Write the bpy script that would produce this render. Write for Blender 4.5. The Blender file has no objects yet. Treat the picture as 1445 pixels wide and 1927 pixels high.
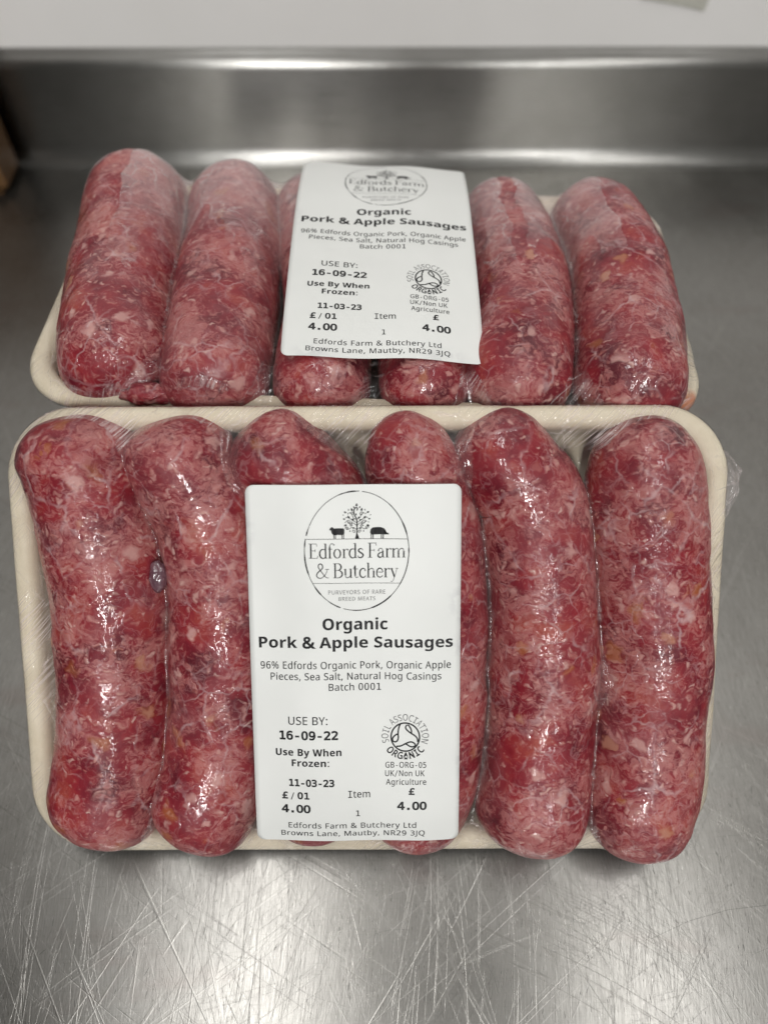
import bpy, bmesh, math, random
import numpy as np
from mathutils import Vector, Matrix, noise
from mathutils.bvhtree import BVHTree

R = math.radians
MM = 0.001
scene = bpy.context.scene
col = scene.collection

# ------------------------------------------------------------------ camera
PITCH = 56.5
cam_d = bpy.data.cameras.new('camera')
cam = bpy.data.objects.new('camera', cam_d)
col.objects.link(cam)
cam.location = (0, 0, 0.2555)
cam.rotation_euler = (R(90 - PITCH), 0, 0)
cam_d.sensor_fit = 'VERTICAL'
cam_d.sensor_height = 36.0
cam_d.lens = 27.05
cam_d.clip_start = 0.01
cam_d.clip_end = 50
cam_d.dof.use_dof = True
cam_d.dof.focus_distance = 0.213
cam_d.dof.aperture_fstop = 6.5
scene.camera = cam

# ------------------------------------------------------------------ room light
world = bpy.data.worlds.new('World')
scene.world = world
world.use_nodes = True
wn = world.node_tree.nodes
wl = world.node_tree.links
bg = wn['Background']
bg.inputs['Strength'].default_value = 0.21
tc = wn.new('ShaderNodeTexCoord')
sx = wn.new('ShaderNodeSeparateXYZ')
wl.new(tc.outputs['Generated'], sx.inputs[0])
rp = wn.new('ShaderNodeValToRGB')
mr = wn.new('ShaderNodeMapRange')
mr.inputs[1].default_value = -1.0
mr.inputs[2].default_value = 1.0
wl.new(sx.outputs['X'], mr.inputs[0])
wl.new(mr.outputs[0], rp.inputs[0])
rp.color_ramp.elements[0].position = 0.20
rp.color_ramp.elements[0].color = (.06, .055, .048, 1)
rp.color_ramp.elements[1].position = 0.62
rp.color_ramp.elements[1].color = (.86, .85, .81, 1)
wl.new(rp.outputs[0], bg.inputs['Color'])


def area(name, loc, target, sx_, sy_, power, colr=(1, .992, .972)):
    d = bpy.data.lights.new(name, 'AREA')
    d.shape = 'RECTANGLE'
    d.size = sx_
    d.size_y = sy_
    d.energy = power
    d.color = colr
    o = bpy.data.objects.new(name, d)
    col.objects.link(o)
    o.location = loc
    o.rotation_euler = (Vector(target) - Vector(loc)).to_track_quat('-Z', 'Y').to_euler()
    return o


area('ceiling_lamp', (-0.37, 0.0, 2.3), (-.37, 0, 0), 0.15, 1.2, 10)
area('ceiling_lamp', (0.75, -0.25, 2.3), (.75, -.25, 0), 0.16, 1.1, 7.5)
area('ceiling_lamp', (-0.40, -2.35, 2.15), (-.2, -.4, 0), 0.14, 0.5, 27)
area('ceiling_lamp', (0.72, -2.35, 2.15), (.4, -.4, 0), 0.14, 0.5, 15)
area('ceiling_lamp', (-0.40, -3.6, 2.15), (-.3, -.9, 0), 0.10, 0.7, 24)
area('ceiling_lamp', (0.95, -3.6, 2.15), (.7, -.9, 0), 0.12, 0.7, 12)

scene.view_settings.view_transform = 'Standard'
scene.view_settings.look = 'None'
scene.view_settings.exposure = 0.1
scene.view_settings.gamma = 1
scene.view_settings.use_curve_mapping = False
scene.render.engine = 'CYCLES'
scene.cycles.max_bounces = 7
scene.cycles.use_adaptive_sampling = True
scene.cycles.adaptive_threshold = 0.025
scene.cycles.transparent_max_bounces = 16
scene.cycles.use_denoising = True
scene.cycles.caustics_reflective = False
scene.cycles.caustics_refractive = False


# ------------------------------------------------------------------ node helper
class NT:
    def __init__(self, name):
        self.m = bpy.data.materials.new(name)
        self.m.use_nodes = True
        self.n = self.m.node_tree.nodes
        self.l = self.m.node_tree.links
        self.n.clear()
        self.out = self.n.new('ShaderNodeOutputMaterial')

    def set(self, sock, v):
        if isinstance(v, bpy.types.NodeSocket):
            self.l.new(v, sock)
        elif v is not None:
            try:
                sock.default_value = v
            except Exception:
                sock.default_value = (v[0], v[1], v[2], 1) if len(v) == 3 else v

    def node(self, t, **kw):
        nd = self.n.new(t)
        ins = kw.pop('ins', {})
        for k, v in kw.items():
            setattr(nd, k, v)
        for k, v in ins.items():
            self.set(nd.inputs[k], v)
        return nd

    def math(self, op, a, b=None, c=None, clamp=False):
        nd = self.node('ShaderNodeMath', operation=op, use_clamp=clamp)
        for i, v in enumerate((a, b, c)):
            if v is not None:
                self.set(nd.inputs[i], v)
        return nd.outputs[0]

    def vmath(self, op, a, b=None, s=None):
        nd = self.node('ShaderNodeVectorMath', operation=op)
        self.set(nd.inputs[0], a)
        if b is not None:
            self.set(nd.inputs[1], b)
        if s is not None:
            self.set(nd.inputs['Scale'], s)
        return nd.outputs[0]

    def noise(self, vec, scale, detail=2.0, rough=.5, dist=0.0, col_=False, dim='3D', w=None):
        nd = self.node('ShaderNodeTexNoise', noise_dimensions=dim)
        self.set(nd.inputs['Vector'], vec)
        nd.inputs['Scale'].default_value = scale
        nd.inputs['Detail'].default_value = detail
        nd.inputs['Roughness'].default_value = rough
        nd.inputs['Distortion'].default_value = dist
        if w is not None:
            self.set(nd.inputs['W'], w)
        return nd.outputs['Color' if col_ else 'Fac']

    def voro(self, vec, scale, feature='F1', rnd=1.0):
        nd = self.node('ShaderNodeTexVoronoi', feature=feature)
        self.set(nd.inputs['Vector'], vec)
        nd.inputs['Scale'].default_value = scale
        nd.inputs['Randomness'].default_value = rnd
        return nd

    def ramp(self, fac, stops, interp='LINEAR'):
        nd = self.node('ShaderNodeValToRGB')
        cr = nd.color_ramp
        cr.interpolation = interp
        while len(cr.elements) < len(stops):
            cr.elements.new(.5)
        for e, (p, c) in zip(cr.elements, stops):
            e.position = p
            e.color = (c[0], c[1], c[2], 1) if not isinstance(c, (int, float)) else (c, c, c, 1)
        self.set(nd.inputs[0], fac)
        return nd.outputs[0]

    def smooth(self, x, a, b, to0=0.0, to1=1.0):
        nd = self.node('ShaderNodeMapRange', interpolation_type='SMOOTHSTEP')
        self.set(nd.inputs[0], x)
        nd.inputs[1].default_value = a
        nd.inputs[2].default_value = b
        nd.inputs[3].default_value = to0
        nd.inputs[4].default_value = to1
        return nd.outputs[0]

    def mix(self, fac, a, b):
        nd = self.node('ShaderNodeMix', data_type='RGBA')
        self.set(nd.inputs[0], fac)
        self.set(nd.inputs[6], a)
        self.set(nd.inputs[7], b)
        return nd.outputs[2]

    def bump(self, height, strength, dist, normal=None):
        nd = self.node('ShaderNodeBump')
        nd.inputs['Strength'].default_value = strength
        nd.inputs['Distance'].default_value = dist
        self.set(nd.inputs['Height'], height)
        if normal is not None:
            self.set(nd.inputs['Normal'], normal)
        return nd.outputs[0]

    def mm(self):
        """object coordinates in millimetres"""
        t = self.node('ShaderNodeTexCoord')
        return self.vmath('SCALE', t.outputs['Object'], s=1000.0)

    def bsdf(self, **ins):
        b = self.node('ShaderNodeBsdfPrincipled')
        for k, v in ins.items():
            self.set(b.inputs[k.replace('_', ' ')], v)
        return b

    def done(self, shader):
        self.l.new(shader, self.out.inputs[0])
        return self.m


def ridge(t, vec, scale, width, detail=1.0, dist=0.0):
    """thin winding lines where a noise crosses its middle value: 1 on the line"""
    n = t.noise(vec, scale, detail, .5, dist)
    a = t.math('ABSOLUTE', t.math('SUBTRACT', n, .5))
    return t.smooth(a, 0.0, width, 1.0, 0.0)


# ------------------------------------------------------------------ materials
def film_relief(t, P):
    """creases of cling film: a height for bump and a pale line mask"""
    warp = t.vmath('ADD', P, t.vmath('SCALE', t.vmath('SUBTRACT', t.noise(P, .06, 2, .5, 0, True), (.5, .5, .5)), s=9.0))
    wv = t.vmath('ADD', P, t.vmath('SCALE', t.vmath('SUBTRACT', t.noise(P, .22, 2, .55, 0, True), (.5, .5, .5)), s=4.0))
    e1 = t.voro(t.vmath('MULTIPLY', wv, (1.0, .75, 1.0)), .075, 'DISTANCE_TO_EDGE')
    e2 = t.voro(t.vmath('ADD', t.vmath('MULTIPLY', wv, (.8, 1.0, 1.0)), (37, 11, 5)), .13, 'DISTANCE_TO_EDGE')
    wd = t.noise(t.vmath('ADD', P, (8, 8, 3)), .11, 2, .6)
    r1 = t.math('MULTIPLY', t.smooth(e1.outputs['Distance'], 0, .045, 1, 0), t.smooth(wd, .40, .68))
    r2 = t.math('MULTIPLY', t.smooth(e2.outputs['Distance'], 0, .050, 1, 0), t.smooth(wd, .62, .36))
    r3 = ridge(t, t.vmath('ADD', warp, (5, 71, 23)), .21, .05, 1.0)
    gate = t.smooth(t.noise(P, .05, 1), .38, .55)
    gate2 = t.smooth(t.noise(t.vmath('ADD', P, (90, 0, 0)), .045, 1), .42, .60)
    l1 = t.math('MULTIPLY', r1, gate)
    l2 = t.math('MULTIPLY', r2, gate2)
    lines = t.math('MAXIMUM', l1, t.math('MULTIPLY', l2, .8))
    fine = t.noise(P, .55, 2, .55, .6)
    h = t.math('ADD', t.math('MULTIPLY', lines, .65), t.math('MULTIPLY', t.math('MULTIPLY', r3, gate2), .22))
    h = t.math('ADD', h, t.math('MULTIPLY', fine, .20))
    return h, lines


def mat_meat():
    t = NT('sausage_meat')
    tc_ = t.node('ShaderNodeTexCoord')
    oi = t.node('ShaderNodeObjectInfo')
    P0 = t.vmath('SCALE', tc_.outputs['Object'], s=1000.0)
    off = t.node('ShaderNodeCombineXYZ')
    t.set(off.inputs[0], t.math('MULTIPLY', oi.outputs['Random'], 517.0))
    t.set(off.inputs[1], t.math('MULTIPLY', oi.outputs['Random'], 313.0))
    t.set(off.inputs[2], t.math('MULTIPLY', oi.outputs['Random'], 171.0))
    P = t.vmath('ADD', P0, off.outputs[0])
    w1 = t.vmath('SCALE', t.vmath('SUBTRACT', t.noise(P, .16, 2, .6, 0, True), (.5, .5, .5)), s=8.5)
    w2 = t.vmath('SCALE', t.vmath('SUBTRACT', t.noise(P, .75, 2, .6, 0, True), (.5, .5, .5)), s=1.1)
    Q = t.vmath('ADD', t.vmath('ADD', P, w1), w2)
    Qs = t.vmath('MULTIPLY', Q, (1.0, 1.35, 1.0))       # grain drawn out round the sausage
    # lean meat
    big = t.noise(Q, .085, 3, .55)
    lean = t.ramp(big, [(.30, (.082, .0045, .0120)), (.45, (.172, .0095, .0195)), (.58, (.240, .019, .0270)), (.74, (.32, .055, .040))])
    dens = t.noise(P, .06, 2, .5)
    rich = t.smooth(dens, .32, .68, -.10, .13)
    # ground fat, torn shreds of every size with soft edges
    n1 = t.noise(Qs, .40, 4, .62, .4)
    f1 = t.smooth(t.math('ADD', n1, rich), .47, .66)
    c = t.mix(t.math('MULTIPLY', f1, .56), lean, (.455, .180, .168))
    v1 = t.voro(Qs, .46)
    s1 = t.node('ShaderNodeSeparateColor', ins={0: v1.outputs['Color']})
    k1 = t.smooth(t.math('ADD', s1.outputs[0], t.math('MULTIPLY', rich, 1.2)), .50, .82)
    d1 = t.smooth(v1.outputs['Distance'], .08, .62, 1.0, 0.0)
    fleck = t.math('MULTIPLY', k1, d1)
    fatcol = t.ramp(s1.outputs[1], [(0.0, (.36, .12, .105)), (.5, (.47, .215, .19)), (.85, (.55, .31, .275)), (1.0, (.60, .40, .355))])
    c = t.mix(t.math('MULTIPLY', fleck, .82), c, fatcol)
    n2 = t.noise(t.vmath('ADD', Qs, (40, 9, 0)), .85, 3, .6, .3)
    k2 = t.smooth(t.math('ADD', n2, t.math('MULTIPLY', rich, .6)), .52, .72)
    c = t.mix(t.math('MULTIPLY', k2, .35), c, (.50, .25, .225))
    # dark lean lumps
    v4 = t.voro(t.vmath('ADD', Q, (3, 77, 21)), .17)
    s4 = t.node('ShaderNodeSeparateColor', ins={0: v4.outputs['Color']})
    k4 = t.math('MULTIPLY', t.smooth(s4.outputs[0], .55, .85), t.smooth(v4.outputs['Distance'], .10, .60, 1, 0))
    c = t.mix(t.math('MULTIPLY', k4, .60), c, (.185, .0085, .0150))
    # big pale fat pieces
    v3 = t.voro(t.vmath('ADD', Q, (11, 40, 70)), .15)
    s3 = t.node('ShaderNodeSeparateColor', ins={0: v3.outputs['Color']})
    k3 = t.math('MULTIPLY', t.smooth(s3.outputs[0], .77, .82), t.smooth(v3.outputs['Distance'], .14, .38, 1, 0))
    c = t.mix(t.math('MULTIPLY', k3, .72), c, (.54, .31, .28))
    # apple pieces
    k5 = t.math('MULTIPLY', t.smooth(s3.outputs[1], .89, .92), t.smooth(v3.outputs['Distance'], .18, .48, 1, 0))
    c = t.mix(t.math('MULTIPLY', k5, .55), c, (.36, .125, .035))
    # casing: pale fibres and a milky bloom
    fib = ridge(t, t.vmath('MULTIPLY', t.vmath('ADD', P, t.vmath('SCALE', w1, s=.8)), (1.0, .8, 1.0)), .19, .026, 2.0, .5)
    fib2 = ridge(t, t.vmath('ADD', Q, (50, 20, 1)), .10, .016, 2.0, .4)
    fg = t.smooth(t.noise(P, .09, 1), .40, .62)
    fm = t.math('MULTIPLY', t.math('MAXIMUM', fib, fib2), fg)
    c = t.mix(t.math('MULTIPLY', fm, .24), c, (.50, .30, .31))
    bloom = t.smooth(t.noise(t.vmath('ADD', P, (7, 3, 99)), .05, 3, .55), .42, .68, .0, .17)
    att = t.node('ShaderNodeAttribute', attribute_type='OBJECT', attribute_name='bloom')
    bl = t.math('ADD', bloom, att.outputs['Fac'])
    c = t.mix(bl, c, (.34, .155, .160))
    h, lines = film_relief(t, P)
    c = t.mix(t.math('MULTIPLY', lines, .46), c, (.54, .40, .405))
    lump = t.math('ADD', t.math('MULTIPLY', fleck, .5), t.noise(P, .35, 2))
    nb = t.bump(lump, .35, .0006)
    nc = t.bump(h, .5, .0006, nb)
    wet = t.smooth(t.noise(t.vmath('ADD', P, (31, 5, 62)), .075, 2, .55), .43, .62, .10, .85)
    b = t.bsdf(Base_Color=c, Roughness=.46, Specular_IOR_Level=.25, Coat_Weight=wet, Coat_Roughness=.07, Coat_IOR=1.45,
               Normal=nb, Coat_Normal=nc, Subsurface_Weight=.12, Subsurface_Scale=.0012)
    b.inputs['Subsurface Radius'].default_value = (1.0, .35, .3)
    return t.done(b.outputs[0])


def mat_film():
    t = NT('cling_film')
    P = t.mm()
    h, lines = film_relief(t, P)
    at = t.node('ShaderNodeAttribute', attribute_name='fog')
    pl = t.node('ShaderNodeAttribute', attribute_name='pleat')
    ps = t.node('ShaderNodeAttribute', attribute_name='pleat_u')
    # gathered pleats along the rim, slanting
    pn = t.node('ShaderNodeCombineXYZ')
    t.set(pn.inputs[0], ps.outputs['Fac'])
    t.set(pn.inputs[1], t.math('MULTIPLY', pl.outputs['Fac'], .35))
    pleat = t.noise(pn.outputs[0], 1.0, 3, .65)
    pr = t.smooth(t.math('ABSOLUTE', t.math('SUBTRACT', pleat, .5)), 0, .035, 1, 0)
    pmask = t.math('MULTIPLY', t.smooth(pl.outputs['Fac'], 0, .3), t.smooth(t.noise(P, .03, 1), .38, .6))
    hh = t.math('ADD', t.math('MULTIPLY', h, .6), t.math('MULTIPLY', t.math('MULTIPLY', pleat, pmask), 2.2))
    nrm = t.bump(hh, .8, .0009)
    fog = t.math('ADD', at.outputs['Fac'], t.math('MULTIPLY', lines, .24))
    fog = t.math('ADD', fog, t.math('MULTIPLY', t.math('MULTIPLY', pr, pmask), .42))
    fog = t.math('ADD', fog, .010, clamp=True)
    clear = t.node('ShaderNodeBsdfTransparent')
    milk0 = t.node('ShaderNodeBsdfDiffuse', ins={'Color': (.80, .71, .70, 1)})
    milk1 = t.node('ShaderNodeBsdfTranslucent', ins={'Color': (.20, .18, .18, 1)})
    milk = t.node('ShaderNodeAddShader')
    t.l.new(milk0.outputs[0], milk.inputs[0])
    t.l.new(milk1.outputs[0], milk.inputs[1])
    m1 = t.node('ShaderNodeMixShader')
    t.set(m1.inputs[0], fog)
    t.l.new(clear.outputs[0], m1.inputs[1])
    t.l.new(milk.outputs[0], m1.inputs[2])
    gl = t.node('ShaderNodeBsdfGlossy', ins={'Color': (1, 1, 1, 1), 'Roughness': .10, 'Normal': nrm})
    ge = t.node('ShaderNodeNewGeometry')
    ior = t.math('ADD', 1.42, t.math('MULTIPLY', ge.outputs['Backfacing'], 1 / 1.42 - 1.42))
    fr = t.node('ShaderNodeFresnel', ins={'IOR': ior, 'Normal': nrm})
    m2 = t.node('ShaderNodeMixShader')
    t.set(m2.inputs[0], t.math('MULTIPLY', fr.outputs[0], .8, clamp=True))
    t.l.new(m1.outputs[0], m2.inputs[1])
    t.l.new(gl.outputs[0], m2.inputs[2])
    return t.done(m2.outputs[0])


def mat_tray():
    t = NT('moulded_pulp')
    P = t.mm()
    n1 = t.noise(P, .12, 4, .6)
    c = t.ramp(n1, [(.3, (.58, .505, .375)), (.7, (.68, .61, .475))])
    sp = t.smooth(t.noise(P, 1.6, 2, .7), .66, .74)
    c = t.mix(t.math('MULTIPLY', sp, .3), c, (.30, .24, .16))
    st = t.node('ShaderNodeAttribute', attribute_name='juice')
    c = t.mix(st.outputs['Fac'], c, (.48, .13, .045))
    b = t.bsdf(Base_Color=c, Roughness=.55, Specular_IOR_Level=.3, Normal=t.bump(t.noise(P, .9, 3, .6), .25, .0004))
    return t.done(b.outputs[0])


def mat_paper():
    t = NT('label_paper')
    P = t.mm()
    c = t.ramp(t.noise(P, .03, 3, .5), [(.3, (.70, .71, .69)), (.7, (.75, .76, .74))])
    st = t.node('ShaderNodeAttribute', attribute_name='damp')
    dm = t.math('MULTIPLY', st.outputs['Fac'], t.smooth(t.noise(P, .35, 3, .6), .42, .58))
    c = t.mix(t.math('MULTIPLY', dm, .55), c, (.50, .50, .51))
    b = t.bsdf(Base_Color=c, Roughness=.42, Specular_IOR_Level=.35, Normal=t.bump(t.noise(P, .08, 2), .12, .001))
    return t.done(b.outputs[0])


def mat_ink():
    t = NT('thermal_print')
    P = t.mm()
    c = t.ramp(t.noise(t.vmath('MULTIPLY', P, (.9, .12, .3)), 1.0, 3), [(.35, (.008, .008, .009)), (.75, (.055, .055, .057))])
    b = t.bsdf(Base_Color=c, Roughness=.6, Specular_IOR_Level=.12)
    return t.done(b.outputs[0])


def mat_greyink():
    t = NT('faint_thermal_print')
    P = t.mm()
    c = t.ramp(t.noise(P, 1.1, 2), [(.3, (.06, .06, .062)), (.7, (.22, .22, .22))])
    b = t.bsdf(Base_Color=c, Roughness=.5, Specular_IOR_Level=.3)
    return t.done(b.outputs[0])


def scratch_layer(t, P, ang, freq, stretch, thr, seed, warp, width):
    """hair-fine lines drawn out along one direction"""
    rot = t.node('ShaderNodeVectorRotate', rotation_type='Z_AXIS')
    t.set(rot.inputs['Vector'], t.vmath('ADD', P, warp))
    rot.inputs['Angle'].default_value = ang
    q = t.vmath('ADD', t.vmath('MULTIPLY', rot.outputs[0], (freq, freq * stretch, 0.0)), (seed, seed * 1.7, seed))
    v = t.noise(q, 1.0, 1.0, .4)
    a = t.math('ABSOLUTE', t.math('SUBTRACT', v, .5))
    line = t.smooth(a, 0, width, 1, 0)
    g = t.noise(t.vmath('ADD', t.vmath('MULTIPLY', rot.outputs[0], (.16, .012, 0)), (seed * 3.1, 0, 0)), 1.0, 2, .6)
    return t.math('MULTIPLY', line, t.smooth(g, thr, thr + .08))


def mat_steel_top():
    t = NT('scratched_steel')
    P = t.mm()
    warp = t.vmath('SCALE', t.vmath('SUBTRACT', t.noise(P, .006, 1, .5, 0, True), (.5, .5, .5)), s=26.0)
    tot = None
    dark = None
    rnd = random.Random(4)
    angs = [-.55, -.5, .1, -.15, .95, 1.05, -.85, .3, -.35, .0, .6, -1.1, 1.35, -.7, .15, -.05]
    for k, an in enumerate(angs):
        ln = scratch_layer(t, P, an + rnd.uniform(-.06, .06), rnd.uniform(.25, .6), rnd.uniform(.006, .014), rnd.uniform(.50, .57), rnd.uniform(0, 90), warp, rnd.uniform(.007, .020))
        lw = t.math('MULTIPLY', ln, rnd.uniform(.35, 1.0))
        if k % 4 == 3:
            dark = lw if dark is None else t.math('MAXIMUM', dark, lw)
        else:
            tot = lw if tot is None else t.math('MAXIMUM', tot, lw)
    grain = t.noise(t.vmath('MULTIPLY', t.vmath('ADD', P, warp), (2.6, .16, 1)), 1.0, 2, .7)
    grain2 = t.noise(t.vmath('MULTIPLY', P, (.12, 2.2, 1)), 1.0, 2, .7)
    mott = t.noise(P, .016, 4, .6)
    dash = t.smooth(t.noise(t.vmath('MULTIPLY', t.vmath('ADD', P, warp), (1.9, .42, 1)), 1.0, 1, .5), .70, .76)
    dash2 = t.smooth(t.noise(t.vmath('ADD', t.vmath('MULTIPLY', P, (1.7, .34, 1)), (60, 7, 0)), 1.0, 1, .5), .69, .76)
    c = t.ramp(mott, [(.3, (.27, .262, .245)), (.7, (.33, .322, .305))])
    c = t.mix(t.smooth(grain, .35, .75, 0, .45), c, (.16, .153, .145))
    c = t.mix(t.smooth(grain2, .55, .75, 0, .25), c, (.15, .143, .135))
    c = t.mix(t.math('MULTIPLY', tot, .14), c, (.62, .60, .57))
    c = t.mix(t.math('MULTIPLY', dash2, .35), c, (.62, .60, .57))
    c = t.mix(t.math('MULTIPLY', t.math('MAXIMUM', t.math('MULTIPLY', dark, .5), dash), .45), c, (.085, .075, .065))
    stain = t.smooth(t.noise(t.vmath('MULTIPLY', P, (1, 3, 1)), .013, 3, .6), .55, .72)
    c = t.mix(t.math('MULTIPLY', stain, .30), c, (.24, .195, .18))
    ro = t.math('ADD', t.math('MULTIPLY', mott, .16), .17)
    ro = t.math('ADD', ro, t.math('MULTIPLY', grain, .10))
    hh = t.math('ADD', t.math('MULTIPLY', grain, .6), t.math('SUBTRACT', tot, dark))
    nb = t.bump(hh, .16, .0001)
    tan = t.node('ShaderNodeCombineXYZ', ins={1: 1.0})
    b = t.bsdf(Base_Color=c, Metallic=1.0, Roughness=ro, Normal=nb, Anisotropic=.55)
    t.l.new(tan.outputs[0], b.inputs['Tangent'])
    return t.done(b.outputs[0])


def mat_scratch(name, v, ro):
    t = NT(name)
    P = t.mm()
    c = t.ramp(t.noise(P, .15, 2), [(.3, (v * .7, v * .69, v * .66)), (.7, (v, v * .98, v * .94))])
    return t.done(t.bsdf(Base_Color=c, Metallic=1.0, Roughness=ro).outputs[0])


def mat_steel_upstand():
    t = NT('brushed_steel')
    P = t.mm()
    brush = t.noise(t.vmath('MULTIPLY', P, (.02, 3.0, 3.0)), 1.0, 3, .7)
    mott = t.noise(P, .02, 3, .6)
    c = t.ramp(mott, [(.3, (.235, .23, .218)), (.7, (.295, .29, .278))])
    ro = t.math('ADD', t.math('MULTIPLY', brush, .12), .23)
    b = t.bsdf(Base_Color=c, Metallic=1.0, Roughness=ro, Normal=t.bump(brush, .15, .0002), Anisotropic=.95)
    tan = t.node('ShaderNodeCombineXYZ', ins={2: 1.0})
    t.l.new(tan.outputs[0], b.inputs['Tangent'])
    b.inputs['Anisotropic Rotation'].default_value = 0.0
    return t.done(b.outputs[0])


def mat_wall():
    t = NT('painted_wall')
    P = t.mm()
    c = t.ramp(t.noise(P, .01, 4, .6), [(.3, (.86, .84, .815)), (.7, (.90, .88, .86))])
    b = t.bsdf(Base_Color=c, Roughness=.5, Normal=t.bump(t.noise(P, .2, 3), .1, .0005))
    return t.done(b.outputs[0])


def mat_tape():
    t = NT('masking_tape')
    P = t.mm()
    c = t.ramp(t.noise(P, .2, 3), [(.3, (.52, .51, .45)), (.7, (.58, .57, .50))])
    return t.done(t.bsdf(Base_Color=c, Roughness=.6).outputs[0])


def mat_wood():
    t = NT('dark_wood')
    P = t.mm()
    g = t.noise(t.vmath('MULTIPLY', P, (.3, .3, .02)), 1.0, 4, .6, .6)
    c = t.ramp(g, [(.3, (.085, .040, .014)), (.7, (.16, .082, .030))])
    return t.done(t.bsdf(Base_Color=c, Roughness=.5).outputs[0])


def mat_casing():
    t = NT('purple_casing')
    P = t.mm()
    c = t.ramp(t.noise(P, .5, 3), [(.3, (.085, .035, .05)), (.7, (.17, .095, .115))])
    return t.done(t.bsdf(Base_Color=c, Roughness=.25, Coat_Weight=1.0, Coat_Roughness=.08).outputs[0])


def mat_scrap():
    t = NT('red_scrap')
    P = t.mm()
    c = t.ramp(t.noise(P, .35, 4, .6), [(.3, (.20, .014, .012)), (.55, (.38, .05, .03)), (.75, (.50, .20, .16))])
    h, ln = film_relief(t, P)
    return t.done(t.bsdf(Base_Color=c, Roughness=.45, Coat_Weight=.5, Coat_Roughness=.12, Coat_Normal=t.bump(h, .5, .0006)).outputs[0])


M_MEAT, M_FILM, M_TRAY, M_PAPER, M_INK, M_GREY = mat_meat(), mat_film(), mat_tray(), mat_paper(), mat_ink(), mat_greyink()
M_TOP, M_UP, M_WALL, M_TAPE, M_WOOD, M_CASING, M_SCRAP = mat_steel_top(), mat_steel_upstand(), mat_wall(), mat_tape(), mat_wood(), mat_casing(), mat_scrap()


# ------------------------------------------------------------------ mesh helpers
def make(name, verts, faces, mat, parent=None, smooth=True, matrix=None):
    me = bpy.data.meshes.new(name)
    me.from_pydata([tuple(v) for v in verts], [], faces)
    me.update()
    me.materials.append(mat)
    if smooth:
        me.polygons.foreach_set('use_smooth', [True] * len(me.polygons))
    o = bpy.data.objects.new(name, me)
    col.objects.link(o)
    if parent:
        o.parent = parent
    if matrix is not None:
        o.matrix_local = matrix
    return o


def tag(o, label, cat, group=None, kind=None):
    if label:
        o['label'] = label
    if cat:
        o['category'] = cat
    if group:
        o['group'] = group
    if kind:
        o['kind'] = kind
    return o


def empty(name, matrix):
    o = bpy.data.objects.new(name, None)
    o.empty_display_size = .02
    col.objects.link(o)
    o.matrix_world = matrix
    return o


def grid_faces(nu, nv, wrap_u=False, flip=False):
    f = []
    for j in range(nv - 1):
        for i in range(nu if wrap_u else nu - 1):
            a = j * nu + i
            b = j * nu + (i + 1) % nu
            q = (a, b, b + nu, a + nu)
            f.append(q[::-1] if flip else q)
    return f


def rrect(hx, hy, r, n=12, ns=14, wob=None):
    """rounded rectangle outline, counter-clockwise, with straight sides subdivided"""
    pts = []
    cs = [(hx - r, hy - r, 0), (-(hx - r), hy - r, 90), (-(hx - r), -(hy - r), 180), (hx - r, -(hy - r), 270)]
    for k, (cx, cy, a0) in enumerate(cs):
        arc = [(cx + r * math.cos(R(a0 + 90 * i / n)), cy + r * math.sin(R(a0 + 90 * i / n))) for i in range(n + 1)]
        pts += arc
        nx = cs[(k + 1) % 4]
        e = (nx[0] + r * math.cos(R(nx[2])), nx[1] + r * math.sin(R(nx[2])))
        s = arc[-1]
        for i in range(1, ns):
            pts.append((s[0] + (e[0] - s[0]) * i / ns, s[1] + (e[1] - s[1]) * i / ns))
    return pts


# ------------------------------------------------------------------ worktop, upstand, wall
YB = 0.4108
UPH = 0.0535
bench = empty('steel_worktop', Matrix.Translation((0, .2, 0)))
tag(bench, 'scratched stainless steel worktop with a raised back edge under both sausage trays', 'worktop')
inv = Matrix.Translation((0, -.2, 0))
XW = 1.1
# flat top: its back end turns up in a cove into the upstand
prof = [(-.55, -.03), (-.55, 0.0), (-.54, 0.0), (-.2, 0), (0, 0), (.2, 0), (YB - .009, 0)]
v = []
f = []
xs = np.linspace(-XW, XW, 23)
for (y, z) in prof:
    for x in xs:
        v.append((x, y, z))
top = make('worktop_surface', v, grid_faces(len(xs), len(prof)), M_TOP, bench, False, inv)
prof = [(YB - .009 + .009 * math.sin(R(a)), .009 - .009 * math.cos(R(a))) for a in range(0, 91, 10)]
prof += [(YB, .02), (YB, .035), (YB, UPH - .004)]
rr = .0045
prof += [(YB + rr - rr * math.cos(R(a)), UPH - .004 + rr * math.sin(R(a))) for a in range(10, 91, 10)]
prof += [(YB + .0075, UPH + .0016), (YB + .0095, UPH + .0026), (YB + .0105, UPH + .0024), (YB + .0108, UPH)]
v = [(x, y + .0006 * math.sin(x * 9), z) for (y, z) in prof for x in xs]
make('upstand', v, grid_faces(len(xs), len(prof)), M_UP, bench, True, inv)

wv = []
zs = [-.4, .05, .3, .9, 2.4]
for z in zs:
    for x in np.linspace(-2.5, 2.5, 11):
        wv.append((x, YB + .0111, z))
wall = make('wall', wv, grid_faces(11, len(zs)), M_WALL, None, False)
tag(wall, None, None, None, 'structure')

# knife and scourer scratches in the sheet, part of its mesh
rng = random.Random(11)
sv, sf, sm = [], [], []


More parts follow.
